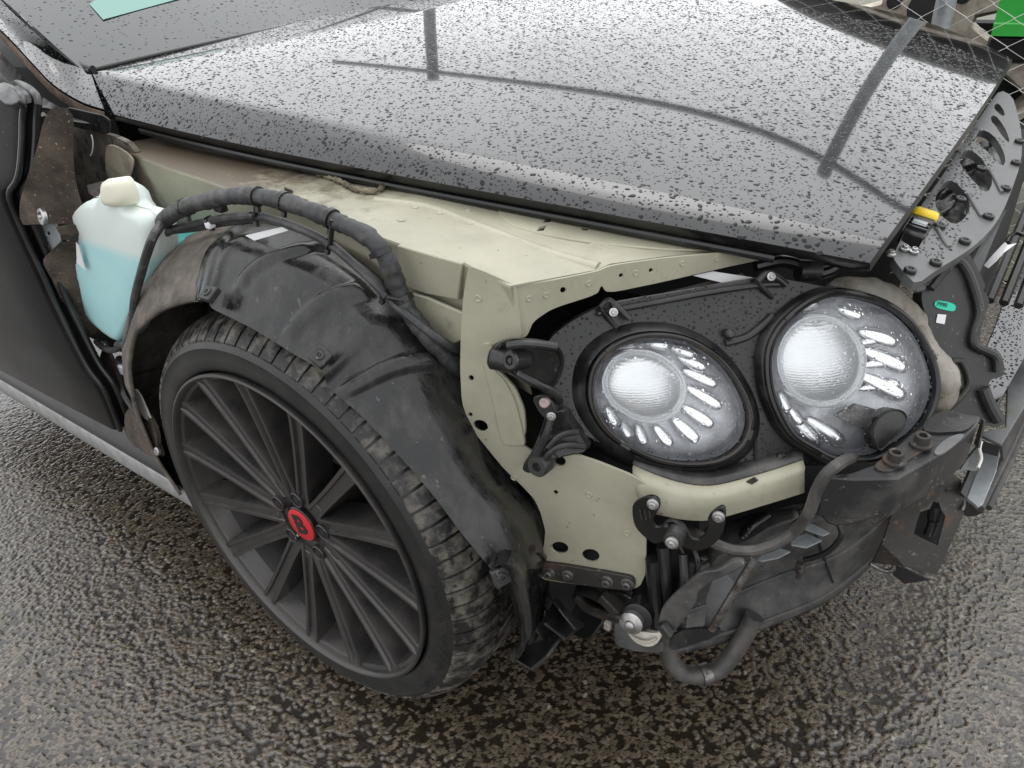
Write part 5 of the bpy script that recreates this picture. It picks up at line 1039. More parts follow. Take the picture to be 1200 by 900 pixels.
# ------------------------------------------------------------------ black air guide beside the lamp with the green label
GP = [(0.7584, 0.5908, 0.7761), (0.7678, 0.5975, 0.7731), (0.7802, 0.6001, 0.7603), (0.7941, 0.5986, 0.7397), (0.803, 0.5982, 0.7272), (0.8, 0.5924, 0.7228), (0.8081, 0.5952, 0.7161), (0.8128, 0.5925, 0.7059), (0.8101, 0.5803, 0.6919), (0.8116, 0.5722, 0.6783), (0.8142, 0.5665, 0.6664), (0.8208, 0.5653, 0.6559), (0.8356, 0.577, 0.6531), (0.8447, 0.5785, 0.6433), (0.8553, 0.572, 0.6196), (0.8389, 0.5563, 0.6188), (0.8407, 0.5497, 0.6069), (0.8547, 0.5506, 0.5895), (0.8703, 0.5513, 0.5698), (0.8703, 0.5452, 0.561), (0.858, 0.5337, 0.5607), (0.8352, 0.5209, 0.5726), (0.7983, 0.4997, 0.5911), (0.7936, 0.5145, 0.6189), (0.7746, 0.5254, 0.6599), (0.7502, 0.5301, 0.6993), (0.7359, 0.5365, 0.7277), (0.7424, 0.5473, 0.7345), (0.749, 0.566, 0.7526), (0.7527, 0.5808, 0.7692)]
gl_ = rnd(GP, 2)
guide = sheet('air_guide', gl_, M['plastic'], car, .02, n=LN, bevel=.004)
guide['label'] = 'black plastic air guide carrying a green number label'
for P_, r_ in (([(0.7454, 0.5425, 0.7346), (0.7549, 0.5649, 0.7542), (0.7641, 0.5798, 0.7635), (0.7785, 0.5834, 0.7496), (0.7953, 0.5798, 0.722), (0.8056, 0.5733, 0.6989), (0.8067, 0.5597, 0.6777), (0.8121, 0.5543, 0.6627), (0.8363, 0.5666, 0.6481), (0.8457, 0.5617, 0.6286)], .006), ([(0.8351, 0.5401, 0.6116), (0.8483, 0.5378, 0.5905), (0.8629, 0.5378, 0.5711)], .008), ([(0.8066, 0.5033, 0.5919), (0.8188, 0.5308, 0.6155), (0.8044, 0.5368, 0.6434), (0.7933, 0.5283, 0.6457)], .004)):
    tube('guide_rib', P_, r_, M['plastic'], guide, 50)
tg = sheet('number_label', rnd([(0.7543, 0.545, 0.7186), (0.7644, 0.5527, 0.7164), (0.7721, 0.5579, 0.7136), (0.7779, 0.5608, 0.71), (0.7786, 0.5567, 0.7032), (0.7702, 0.5504, 0.7052), (0.7557, 0.5409, 0.7108)], 1), M['green_tag'], guide, .0008, n=LN)
o_, a_, b2 = [(0.763, 0.5478, 0.7133), (0.7686, 0.5518, 0.7116), (0.7638, 0.5445, 0.7075)]
ax_ = np.array(a_)-np.array(o_); ay_ = -(np.array(b2)-np.array(o_)); ay_ = ay_-ax_*np.dot(ay_, ax_)/np.dot(ax_, ax_)
letter('7990', .0075, o_, ax_, ay_, M['black'], tg, 'number_print', .0002)
sheet('small_label', [(0.7616, 0.5406, 0.7025), (0.7708, 0.5476, 0.7004), (0.7722, 0.5415, 0.6897), (0.7627, 0.5349, 0.6928)], M['paper'], guide, .0008, n=LN)

# ------------------------------------------------------------------ slam panel with triangular cut-outs in front of the bonnet
SN = (.2, -.047, 1)
SPO = [(0.7008, 0.4955, 0.7881), (0.6958, 0.5845, 0.7933), (0.6946, 0.6758, 0.7978), (0.6956, 0.8381, 0.8053), (0.692, 1.0621, 0.8165), (0.6909, 1.2346, 0.8249), (0.6928, 1.3353, 0.8292), (0.7172, 1.3152, 0.8234), (0.7389, 1.2256, 0.8148), (0.7663, 1.0883, 0.8029), (0.7824, 0.9615, 0.7937), (0.7891, 0.7834, 0.784), (0.7882, 0.6899, 0.7798), (0.7795, 0.6163, 0.7781), (0.7675, 0.5587, 0.7778), (0.7521, 0.5009, 0.7781), (0.7411, 0.4449, 0.7777), (0.7257, 0.4605, 0.7815), (0.7086, 0.481, 0.7859)]
sh_ = [[(0.6947, 0.6552, 0.7968), (0.7177, 0.6376, 0.7914), (0.7195, 0.6138, 0.7899), (0.7212, 0.5401, 0.7862), (0.716, 0.5352, 0.7869), (0.6975, 0.5466, 0.7912)],
       rnd([(0.7029, 0.7843, 0.8013), (0.7116, 0.801, 0.8003), (0.7358, 0.7673, 0.7939), (0.7511, 0.721, 0.7887), (0.751, 0.6734, 0.7864), (0.7437, 0.6436, 0.7865), (0.7239, 0.6602, 0.7912), (0.7087, 0.6897, 0.7957), (0.7013, 0.7404, 0.7995)], 1),
       rnd([(0.702, 0.8878, 0.8063), (0.7004, 0.9503, 0.8096), (0.7228, 0.9408, 0.8047), (0.7454, 0.8888, 0.7977), (0.7603, 0.8421, 0.7925), (0.761, 0.7886, 0.7899), (0.745, 0.807, 0.7939), (0.7192, 0.8496, 0.8011)], 1),
       rnd([(0.7025, 1.0262, 0.8127), (0.7044, 1.0699, 0.8144), (0.7239, 1.059, 0.81), (0.7465, 1.0078, 0.8031), (0.7613, 0.9532, 0.7975), (0.7622, 0.9145, 0.7955), (0.738, 0.9565, 0.8024), (0.7144, 0.9888, 0.8086)], 1),
       rnd([(0.7047, 1.1419, 0.8177), (0.71, 1.1707, 0.818), (0.7337, 1.1173, 0.8108), (0.7509, 1.0568, 0.8045), (0.753, 1.034, 0.803), (0.7335, 1.0745, 0.8088)], 1),
       rnd([(0.6993, 1.219, 0.8224), (0.7034, 1.2484, 0.823), (0.7231, 1.1966, 0.8166), (0.7245, 1.1689, 0.815), (0.71, 1.1884, 0.8188)], 1)]
slam = sheet('slam_panel', rnd(SPO, 1), M['plastic_grey'], car, .012, sh_, SN, bevel=.003)
slam['label'] = 'grey wet plastic slam panel with triangular cut-outs'
for P_ in ([(0.7178, 0.6364, 0.7918), (0.7425, 0.5855, 0.7845), (0.7517, 0.5709, 0.782)], [(0.739, 0.7616, 0.7935), (0.7575, 0.7223, 0.788), (0.7682, 0.6988, 0.7847)], [(0.7488, 0.8823, 0.7972), (0.7651, 0.8414, 0.792), (0.7774, 0.8073, 0.788)]):
    tube('slam_rib', P_, .0032, M['plastic_grey'], slam, 24)
for c in [(0.7651, 0.5996, 0.7837), (0.7767, 0.7022, 0.7862), (0.7799, 0.8237, 0.7912), (0.7766, 0.944, 0.7976), (0.7666, 1.0509, 0.8046), (0.7479, 0.5126, 0.783), (0.7302, 0.6211, 0.7917), (0.7277, 0.4697, 0.785), (0.735, 0.7305, 0.7958), (0.7373, 0.8736, 0.8021)]:
    rivet(c, SN, .0075, M['plastic'], slam)
G = np.array([[(0.71, 0.5345, 0.7886), (0.7336, 0.5254, 0.7835), (0.7565, 0.5166, 0.7785)], [(0.7058, 0.6417, 0.7945), (0.7312, 0.63, 0.7889), (0.7557, 0.6188, 0.7834)], [(0.7008, 0.7659, 0.8013), (0.7283, 0.7509, 0.7951), (0.7547, 0.7365, 0.7892)], [(0.6951, 0.9114, 0.8093), (0.725, 0.8922, 0.8024), (0.7536, 0.8737, 0.7958)], [(0.6882, 1.0842, 0.8188), (0.721, 1.0594, 0.8111), (0.7523, 1.0356, 0.8037)]])
def in_hole(p):
    for h in sh_:
        h = np.array(h); x, y = p[0], p[1]; ins_ = False
        for i in range(len(h)):
            a, b = h[i], h[i-1]
            if (a[1] > y) != (b[1] > y) and x < (b[0]-a[0])*(y-a[1])/(b[1]-a[1])+a[0]: ins_ = not ins_
        if ins_: return True
    return False
drops(G, 'raindrops', M['water'], slam, 260, .001, .0024, 6, keep=lambda p: not in_hole(p), gap=1.6)
# connector showing through the square opening
cb = np.array((0.7057, 0.6035, 0.7862))
cx_ = np.array((0.7048, 0.6512, 0.7886))-cb; cx_ /= np.linalg.norm(cx_); cz_ = np.array(SN)/np.linalg.norm(SN); cy_ = np.cross(cz_, cx_)
con = box('connector', cb, (.07, .03, .02), M['plastic'], car, (cx_, cy_, cz_), bevel=.003)
box('connector_cap', cb+cx_*.038+cz_*.004, (.022, .034, .022), M['yellow'], con, (cx_, cy_, cz_), bevel=.006)
for k in (-1, 0, 1): box('connector_rib', cb+cx_*(.012*k-.008)+cz_*.011, (.005, .026, .006), M['trim'], con, (cx_, cy_, cz_), bevel=.001)
box('connector_label', cb+cx_*-.004+cz_*.0135, (.016, .018, .001), M['galv'], con, (cx_, cy_, cz_), bevel=0)
for c in [(0.7085, 0.5206, 0.7908), (0.7194, 0.5225, 0.7887), (0.6985, 0.4942, 0.7915)]: bolt(c, SN, .006, M['bolt'], slam)
# crinkled foil duct below the openings
G = []
for i, t in enumerate(np.linspace(0, 1, 40)):
    row = []
    for j, s in enumerate(np.linspace(0, 1, 16)):
        p = np.array([.68+.07*s, .62+.6*t, .735+.03*t]); q_ = noise.noise_vector(Vector(p*26)); p2 = noise.noise(Vector(p*60))
        row.append(p+np.array([0, 0, .022*q_.x+.008*p2-.05*abs(s-.5)]))
    G.append(row)
build('crinkled_duct', *gridvf(G), mat('wet_foil', (.05, .049, .048), .25, .6, col2=(.012, .012, .012), scale=22, lo=.5, hi=.6, rough2=.5), car, smooth=60)

# ------------------------------------------------------------------ radiator pack, lower slats and tag on the right
RD = [(0.8112, 0.9216, 0.74), (0.806, 0.6997, 0.66)]
for k, off in enumerate((0, .018, .036, .054)):
    p = [np.array(q_)+np.array([off, .012, -.0]) for q_ in RD]
    v, f = tubevf(cr(p, 12), .0065, 6); build('radiator_bar', v, f, M['trim'] if k % 2 else M['plastic'], car, smooth=30)
BPN = [(0.8072, 1.474, 0.5), (0.804, 1.3384, 0.5), (0.8102, 1.1474, 0.5), (0.8132, 0.9915, 0.5), (0.8126, 0.8958, 0.5), (0.822, 0.783, 0.5), (0.8429, 0.7074, 0.5), (0.8591, 0.7396, 0.5), (0.8724, 0.9027, 0.5), (0.9135, 1.2487, 0.5), (0.8814, 1.6736, 0.5)]
bpn = sheet('bumper_panel', BPN, M['bpaint'], car, .006, n=(0, 0, 1), bevel=.002)
bpn['label'] = 'wet grey bumper panel at the edge of the picture'
gx_ = np.array([[(0.7568, 1.3123, 0.5005), (0.7746, 1.3216, 0.5005), (0.7923, 1.3309, 0.5005), (0.8129, 1.3417, 0.5005)], [(0.7832, 1.1314, 0.5005), (0.7995, 1.1403, 0.5005), (0.8156, 1.1491, 0.5005), (0.8344, 1.1593, 0.5005)], [(0.8055, 0.9784, 0.5005), (0.8205, 0.9869, 0.5005), (0.8354, 0.9952, 0.5005), (0.8527, 1.005, 0.5005)], [(0.8247, 0.8474, 0.5005), (0.8385, 0.8554, 0.5005), (0.8523, 0.8634, 0.5005), (0.8684, 0.8727, 0.5005)], [(0.8393, 0.7472, 0.5005), (0.8523, 0.7549, 0.5005), (0.8652, 0.7626, 0.5005), (0.8803, 0.7715, 0.5005)]])
def in_poly(p, poly):
    r = False
    for i in range(len(poly)):
        a, b = poly[i], poly[i-1]
        if (a[1] > p[1]) != (b[1] > p[1]) and p[0] < (b[0]-a[0])*(p[1]-a[1])/(b[1]-a[1])+a[0]: r = not r
    return r
drops(gx_, 'raindrops', M['water'], bpn, 240, .0012, .0034, 31, keep=lambda p: in_poly(p, BPN), gap=1.6)
box('radiator', (.74, 1.25, .50), (.04, .86, .36), M['void'], car)
sheet('grille_strut', [(0.7892, 0.8197, 0.76), (0.7876, 0.7845, 0.75), (0.7848, 0.6919, 0.7), (0.77, 0.7026, 0.71), (0.7755, 0.7197, 0.74), (0.7845, 0.7646, 0.765)], M['plastic_grey'], car, .004)
pt = sheet('paper_tag', [(0.8023, 0.7409, 0.74), (0.8071, 0.7287, 0.74), (0.8161, 0.7406, 0.74), (0.8056, 0.7098, 0.735), (0.8013, 0.6899, 0.73), (0.7943, 0.6822, 0.72), (0.788, 0.6891, 0.72), (0.7936, 0.7067, 0.73)], M['paper'], car, .0008)
tube('tag_wire', [(0.8048, 0.7385, 0.74), (0.8062, 0.7507, 0.745), (0.8129, 0.7545, 0.75), (0.822, 0.7479, 0.75)], .003, M['trim'], car, 14)

# ------------------------------------------------------------------ crash beam end
CB = [(0.7176, 0.2595, 0.605), (0.7463, 0.2719, 0.605), (0.7881, 0.2997, 0.605), (0.8165, 0.3678, 0.605), (0.8351, 0.4233, 0.605), (0.8432, 0.46, 0.605), (0.843, 0.4796, 0.605), (0.8077, 0.4765, 0.605), (0.7892, 0.4295, 0.605), (0.7758, 0.3831, 0.605), (0.7602, 0.3158, 0.605), (0.7424, 0.286, 0.605)]
beam = sheet('crash_beam', CB, M['beam'], car, .060, n=(0, 0, 1), bevel=.002)
beam['label'] = 'black crash beam end below the inner headlamp'
PLT = [(0.7582, 0.3063, 0.608), (0.7668, 0.3366, 0.608), (0.7805, 0.3853, 0.608), (0.7902, 0.4122, 0.608), (0.8025, 0.3986, 0.608), (0.8022, 0.3721, 0.608), (0.788, 0.3341, 0.608), (0.7796, 0.3064, 0.608), (0.7663, 0.3001, 0.608)]
sheet('beam_washer_plate', rnd(PLT, 1), M['rusty'], beam, .004, n=(0, 0, 1), bevel=.001)
for c in [(0.7771, 0.324, 0.609), (0.795, 0.3741, 0.609)]:
    m_ = MB(); m_.add(*lathevf(c, (0, 0, 1), [(.013, 0), (.013, .003), (.009, .004), (.009, .012), (.0085, .014), (.005, .014), (.005, .009), (.001, .009)], 18)); m_.build('beam_bolt', M['rusty'], beam, smooth=35)
DP = [(0.8084, 0.3696, 0.607), (0.8162, 0.4066, 0.607), (0.8294, 0.427, 0.607), (0.8354, 0.4244, 0.607), (0.8242, 0.3832, 0.607), (0.8167, 0.3649, 0.607)]
sheet('beam_dimple', rnd(DP, 2), M['plastic_grey'], beam, .003, n=(0, 0, 1), bevel=.001)
TP = [(0.7886, 0.4387, 0.6085), (0.8058, 0.4716, 0.6085), (0.8414, 0.4661, 0.6085), (0.8339, 0.4315, 0.6085), (0.8173, 0.4193, 0.6085), (0.8041, 0.4092, 0.6085), (0.7893, 0.4066, 0.6085)]
sheet('beam_dust_cover', rnd(TP, 1), M['beam'], beam, .003, n=(0, 0, 1))
sheet('beam_end_edge', [(0.8452, 0.4687, 0.57), (0.8444, 0.4845, 0.6), (0.8479, 0.48, 0.6), (0.8511, 0.4617, 0.57)], M['rusty'], beam, .003)

# ------------------------------------------------------------------ lower bumper carrier (undertray)
U0 = [(0.5458, 0.2768, 0.155), (0.6027, 0.3462, 0.155), (0.6777, 0.4477, 0.165), (0.7172, 0.5009, 0.18), (0.7491, 0.5714, 0.2), (0.77, 0.6299, 0.23), (0.7874, 0.643, 0.29)]
U1 = [(0.5281, 0.2746, 0.17), (0.6004, 0.3473, 0.175), (0.6765, 0.4431, 0.185), (0.7156, 0.4956, 0.2), (0.7459, 0.56, 0.22), (0.7665, 0.6174, 0.25), (0.7837, 0.624, 0.31)]
U2 = [(0.5328, 0.296, 0.22), (0.5872, 0.3667, 0.23), (0.6526, 0.4472, 0.25), (0.7048, 0.4952, 0.27), (0.7339, 0.5349, 0.29), (0.7535, 0.5711, 0.31), (0.7733, 0.5821, 0.34)]
U3 = [(0.5475, 0.3305, 0.3), (0.5856, 0.3865, 0.31), (0.6313, 0.4366, 0.34), (0.6809, 0.4722, 0.37), (0.714, 0.505, 0.38), (0.7457, 0.5227, 0.385), (0.7677, 0.532, 0.385)]
us = [cr(u_, 40) for u_ in (U0, U1, U2, U3)]
rows = [cr([us[k][i] for k in range(4)], 16) for i in range(40)]
rows = np.array(rows).transpose(1, 0, 2)
car_r = build('bumper_carrier', *gridvf(list(rows)), M['dusty'], car, smooth=60, solid=.004)
car_r['label'] = 'dusty black curved bumper carrier under the headlamp'
tube('carrier_lip', us[1]+np.array([.0, -.002, .0]), .004, M['hose'], car_r, 50)
sheet('carrier_seam', [rows[3, 24]+np.array([.001, -.004, .003]), rows[14, 24]+np.array([.001, -.004, .003]), rows[14, 24]+np.array([.004, -.004, .003]), rows[3, 24]+np.array([.004, -.004, .003])], M['void'], car_r, .002)
tube('carrier_ridge', us[2]+np.array([.0, -.003, .002]), .0035, M['dusty'], car_r, 50)
tube('carrier_ridge', us[3]+np.array([.0, -.002, .002]), .005, M['dusty'], car_r, 50)
for i in (6, 15, 28, 35): rivet(rows[10, i]+np.array([.0, -.003, .003]), (.3, -.7, .6), .006, M['plastic'], car_r)
cw = tube('sensor_cable', [(0.5908, 0.2, 0.479), (0.6036, 0.19, 0.4613), (0.601, 0.185, 0.4306), (0.5934, 0.175, 0.4004), (0.5948, 0.165, 0.3751)], .0032, M['black'], car, 30)
box('cable_plug', (0.5982, 0.16, 0.3789), (.014, .012, .022), M['plastic'], cw)
cw = tube('sensor_cable', [(0.4641, 0.175, 0.3329), (0.4892, 0.17, 0.3645), (0.5174, 0.165, 0.3772), (0.5399, 0.165, 0.3674), (0.5584, 0.16, 0.3535)], .003, M['black'], car, 30)
cw = tube('corrugated_conduit', [(0.6318, 0.3728, 0.42), (0.6207, 0.3361, 0.42), (0.6121, 0.3188, 0.4), (0.6091, 0.3209, 0.37)], [.006+.0012*(k % 2) for k in range(40)], M['black'], car, 40)
# aluminium tabs behind the hose
for P_ in ([(0.6347, 0.3431, 0.36), (0.6429, 0.3795, 0.36), (0.6683, 0.3831, 0.36), (0.658, 0.3621, 0.36), (0.641, 0.3431, 0.36)], [(0.6613, 0.3958, 0.37), (0.678, 0.4214, 0.37), (0.7011, 0.419, 0.37), (0.6871, 0.3933, 0.37), (0.668, 0.3874, 0.37)], [(0.664, 0.4305, 0.385), (0.6859, 0.4289, 0.385), (0.7083, 0.4238, 0.385), (0.7028, 0.4139, 0.385), (0.6784, 0.4134, 0.385), (0.6623, 0.4206, 0.385)]):
    sheet('alloy_tab', P_, M['galv'], car_r, .003)
sheet('upper_cover', rnd([(0.6168, 0.392, 0.4), (0.6442, 0.4341, 0.4), (0.6734, 0.4615, 0.4), (0.707, 0.4689, 0.41), (0.7338, 0.4812, 0.41), (0.7638, 0.4869, 0.4), (0.7316, 0.4578, 0.39), (0.708, 0.4343, 0.39), (0.6857, 0.4421, 0.4), (0.6545, 0.4225, 0.4), (0.632, 0.3993, 0.39)], 1), M['rusty'], car, .004, n=(.3, -.4, 1))
tube('cover_rod', [(0.6691, 0.4006, 0.42), (0.6818, 0.4324, 0.43)], .006, M['rusty'], car, 8)
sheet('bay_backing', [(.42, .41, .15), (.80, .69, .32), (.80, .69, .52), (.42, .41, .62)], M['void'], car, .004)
dsh = [(0.5766, 0.2841, 0.39), (0.5777, 0.3133, 0.41), (0.6026, 0.3501, 0.42), (0.633, 0.3866, 0.42), (0.6624, 0.4095, 0.42), (0.6593, 0.3862, 0.41), (0.6412, 0.3538, 0.4), (0.6291, 0.3257, 0.38), (0.6017, 0.3037, 0.36), (0.586, 0.2857, 0.36)]
build('brake_duct', *gridvf([cr(dsh[:5], 16), cr(dsh[:5], 16)*.5+cr(list(reversed(dsh[5:])), 16)*.5+np.array([.01, -.015, .012]), cr(list(reversed(dsh[5:])), 16)]), M['dusty'], car, smooth=60, solid=.003)
# hose loop and broken sensor lead
tube('coolant_hose', [(0.7292, 0.35, 0.5791), (0.732, 0.27, 0.6263), (0.7321, 0.222, 0.6499), (0.7266, 0.214, 0.6425), (0.7215, 0.212, 0.6201), (0.7178, 0.212, 0.5875), (0.7043, 0.225, 0.5422), (0.6893, 0.21, 0.5262), (0.6687, 0.2, 0.5125), (0.6485, 0.19, 0.5102), (0.632, 0.185, 0.5127), (0.6113, 0.19, 0.5093), (0.5749, 0.215, 0.4887)], .0068, M['hose'], car, 70)
lead = tube('sensor_lead', [(0.7094, 0.4699, 0.37), (0.7187, 0.466, 0.35), (0.7079, 0.4591, 0.32), (0.6903, 0.4546, 0.3), (0.6759, 0.4506, 0.29)], .0045, M['trim'], car, 30)
m_ = MB(); m_.add(*boxvf((0.6747, 0.4362, 0.285), (.012, .012, .018))); m_.add(*boxvf(np.array((0.6766, 0.4324, 0.28))+np.array([0, 0, -.004]), (.008, .008, .02))); m_.build('sensor_plug', M['rusty'], lead, bevel=.002)
# brace rod and ribbed air duct, curved duct flap
tube('brace_rod', [(0.672, 0.19, 0.5086), (0.6561, 0.175, 0.4505), (0.6389, 0.165, 0.3888)], .0055, M['steel'], car, 20)
DK = [(0.6233, 0.2, 0.4485), (0.6428, 0.215, 0.4645), (0.6578, 0.22, 0.4728), (0.6497, 0.19, 0.4298), (0.6334, 0.175, 0.3737), (0.6246, 0.18, 0.3679), (0.6191, 0.19, 0.4116)]
dk = sheet('air_duct', DK, M['plastic_grey'], car, .02)
for k in range(9):
    t = k/8; a = np.array(DK[1])*(1-t)+np.array(DK[2])*t; b = np.array(DK[5])*(1-t)+np.array(DK[4])*t
    tube('duct_rib', [a+np.array([.0, -.004, .002]), b+np.array([.0, -.004, .002])], .0016, M['plastic_grey'], dk, 6, 6)
FLP = [(0.5795, 0.135, 0.3914), (0.5807, 0.138, 0.4116), (0.5895, 0.142, 0.4335), (0.6034, 0.146, 0.4593), (0.6168, 0.15, 0.4826), (0.6271, 0.155, 0.4926), (0.6406, 0.16, 0.4987), (0.6543, 0.17, 0.5131), (0.6686, 0.17, 0.5153), (0.6557, 0.165, 0.4971), (0.6379, 0.16, 0.4799), (0.624, 0.155, 0.4602), (0.6204, 0.152, 0.4518), (0.62, 0.15, 0.4383), (0.6105, 0.145, 0.4093), (0.6024, 0.14, 0.3883), (0.5928, 0.138, 0.3626), (0.5827, 0.135, 0.3739)]
fp = sheet('duct_flap', cr(FLP, 60, True), M['dusty'], car, .008, bevel=.002)
box('flap_catch', (0.5916, 0.13, 0.3912), (.02, .012, .012), M['plastic'], fp, ((.7, 0, -.7), (0, 1, 0), (.7, 0, .7)))
UL = [(0.5912, 0.14, 0.3495), (0.5994, 0.145, 0.3781), (0.6317, 0.16, 0.3907), (0.6547, 0.17, 0.3925), (0.6466, 0.165, 0.3793), (0.6142, 0.15, 0.3531), (0.5989, 0.14, 0.3446)]
sheet('duct_floor', rnd(UL, 1), M['plastic'], car, .004)
# looped tow pipe under the nose with its strap
tp = tube('cooler_pipe', [(0.5246, 0.2787, 0.2), (0.5318, 0.2798, 0.165), (0.5421, 0.2774, 0.135), (0.5611, 0.2803, 0.12), (0.587, 0.2916, 0.12), (0.6085, 0.3149, 0.125), (0.6206, 0.3388, 0.15), (0.6293, 0.3592, 0.18), (0.6347, 0.3729, 0.21)], .0150, M['hose'], car, 60, 16)
c, d = [(0.5922, 0.2961, 0.121), (0.5977, 0.3036, 0.121)]
m_ = MB(); m_.add(*lathevf(c, np.array(d)-np.array(c), [(.015, -.008), (.0172, -.008), (.0172, .008), (.015, .008)], 24)); m_.add(*boxvf(np.array(c)+np.array([0, -.006, -.014]), (.012, .005, .02))); m_.build('pipe_strap', M['steel'], tp, smooth=40)

# ------------------------------------------------------------------ black latch bracket with roller on the beam
LTC = [(0.5319, 0.142, 0.5577), (0.5362, 0.142, 0.5705), (0.5538, 0.142, 0.5877), (0.5647, 0.142, 0.59), (0.5707, 0.142, 0.581), (0.5602, 0.145, 0.5553), (0.5587, 0.147, 0.5407), (0.5663, 0.148, 0.5381), (0.5768, 0.15, 0.5554), (0.5891, 0.152, 0.5557), (0.6003, 0.155, 0.5454), (0.6045, 0.157, 0.5337), (0.6141, 0.16, 0.5334), (0.6215, 0.162, 0.5505), (0.619, 0.164, 0.5716), (0.6333, 0.168, 0.5908), (0.6386, 0.168, 0.5882), (0.6395, 0.166, 0.5536), (0.6299, 0.164, 0.5287), (0.6123, 0.16, 0.513), (0.5956, 0.155, 0.5154), (0.5752, 0.15, 0.5202), (0.5635, 0.147, 0.5094), (0.5508, 0.144, 0.5167), (0.5361, 0.142, 0.5307)]
lt = sheet('latch_bracket', cr(rnd(LTC, 1), 70, True), M['black'], car, .006, n=(.25, -1, .15), bevel=.0015)
lt['label'] = 'black stamped latch bracket with roller'
bolt((0.5612, 0.139, 0.5802), (.25, -1, .15), .0072, M['bolt'], lt); bolt((0.6329, 0.162, 0.5771), (.25, -1, .15), .0072, M['bolt'], lt); lathe('latch_stud', (0.5774, 0.145, 0.5487), (.25, -1, .15), [(.004, -.002), (.004, .003), (.001, .004)], M['black'], lt, 12)
rc = (0.5915, 0.135, 0.5419)
lathe('roller', rc, (.25, -1, .15), [(.0125, -.024), (.0125, -.004), (.0115, -.002), (.0115, .002), (.008, .003)], M['plastic'], lt, 24)
bolt(np.array(rc)+np.array([.001, -.006, .001]), (.25, -1, .15), .0078, M['bolt'], lt, socket=False)
o_, a_, b2 = [(0.5455, 0.1405, 0.5544), (0.5429, 0.1405, 0.5666), (0.5565, 0.1405, 0.565)]
for k in range(3):
    p0 = np.array(o_)*(1-k*.5)+np.array(b2)*k*.5 if k else np.array(o_)
    mb = MB()
    for q_ in range(7-k):
        pp = p0+(np.array(o_)-np.array(a_))*(.22*q_-.7+k*.3)*.9
        mb.add(*boxvf(pp, (.0016, .0004, .0009+.0005*(q_ % 2))))
    mb.build('stamped_mark', M['steel'], lt, smooth=0)

# ------------------------------------------------------------------ plates and links behind the bracket foot
for P_, mt in (([(0.507, 0.22, 0.4821), (0.5689, 0.22, 0.4514), (0.5828, 0.2, 0.3807), (0.5828, 0.18, 0.3289), (0.5554, 0.18, 0.3056), (0.4991, 0.2, 0.3308), (0.4932, 0.21, 0.3533), (0.5159, 0.21, 0.373)], 'trim'), ([(0.3495, 0.21, 0.2942), (0.5083, 0.2, 0.3536), (0.5048, 0.19, 0.3224), (0.504, 0.18, 0.2901), (0.49, 0.18, 0.2811), (0.4551, 0.19, 0.277), (0.4303, 0.18, 0.223), (0.405, 0.18, 0.2163), (0.3925, 0.19, 0.2282), (0.3521, 0.2, 0.2032)], 'rusty'), ([(0.5051, 0.15, 0.3327), (0.5125, 0.14, 0.2962), (0.5459, 0.14, 0.3064), (0.5836, 0.14, 0.3289), (0.5792, 0.15, 0.343), (0.541, 0.16, 0.3337)], 'plastic'), ([(0.4315, 0.15, 0.2597), (0.46, 0.145, 0.2686), (0.4717, 0.145, 0.282), (0.4801, 0.155, 0.303), (0.4841, 0.17, 0.3107), (0.4782, 0.18, 0.3279), (0.4253, 0.19, 0.2959), (0.4191, 0.17, 0.2737)], 'trim')):
    sheet('undershield', rnd(P_, 1, .15), M['dusty' if mt != 'trim' else mt], car, .005, bevel=.001)
for P_, r_ in (([(0.582, 0.19, 0.4678), (0.5961, 0.17, 0.4319), (0.5949, 0.16, 0.393)], .006), ([(0.5577, 0.18, 0.4781), (0.5729, 0.17, 0.4184), (0.5831, 0.165, 0.3644)], .008), ([(0.5502, 0.17, 0.4599), (0.559, 0.165, 0.3988), (0.5713, 0.155, 0.3498)], .010), ([(0.5923, 0.2, 0.4573), (0.5918, 0.19, 0.4271), (0.5913, 0.18, 0.3961)], .012)):
    tube('support_strut', P_, r_, M['trim'], car, 20)
box('link_block', (0.4922, 0.165, 0.3486), (.035, .02, .016), M['rusty'], car, ((.8, 0, -.5), (0, 1, 0), (.5, 0, .8)))
box('link_clip', (0.5013, 0.14, 0.3313), (.010, .008, .014), M['sponge'], car)
tube('link_pipe', [(0.4321, 0.17, 0.3184), (0.4527, 0.165, 0.314), (0.4814, 0.16, 0.3222), (0.5062, 0.16, 0.3342), (0.5251, 0.165, 0.3308)], .007, M['rusty'], car, 24)
tube('link_pipe', [(0.4199, 0.18, 0.3201), (0.4528, 0.17, 0.3413), (0.4784, 0.165, 0.3472)], .008, M['trim'], car, 24)
bc = (0.5444, 0.125, 0.3771)
pb = lathe('pivot_bolt', bc, (.15, -1, .25), [(.016, -.012), (.016, 0), (.0145, .001), (.007, .003), (.0065, .007), (.003, .009), (.001, .009)], M['bolt'], car, 24)
pb['label'] = 'big zinc bolt with washer'
lathe('pivot_bush', np.array(bc)+np.array([.004, .010, .004]), (.15, -1, .25), [(.02, -.03), (.02, -.001), (.017, .0)], M['trim'], pb, 24)
CRS = [(0.5332, 0.135, 0.3482), (0.5446, 0.133, 0.3509), (0.556, 0.135, 0.3597), (0.571, 0.14, 0.3595), (0.5782, 0.145, 0.3642), (0.5812, 0.142, 0.3576), (0.5753, 0.138, 0.3408), (0.5633, 0.135, 0.3323), (0.5489, 0.133, 0.3332), (0.5384, 0.133, 0.34)]
sheet('cream_crescent', rnd(CRS, 1), mat('cream_plastic', (.62, .60, .54), .5, col2=(.45, .42, .36), scale=40), car, .010, n=(.1, -1, .3), bevel=.003)
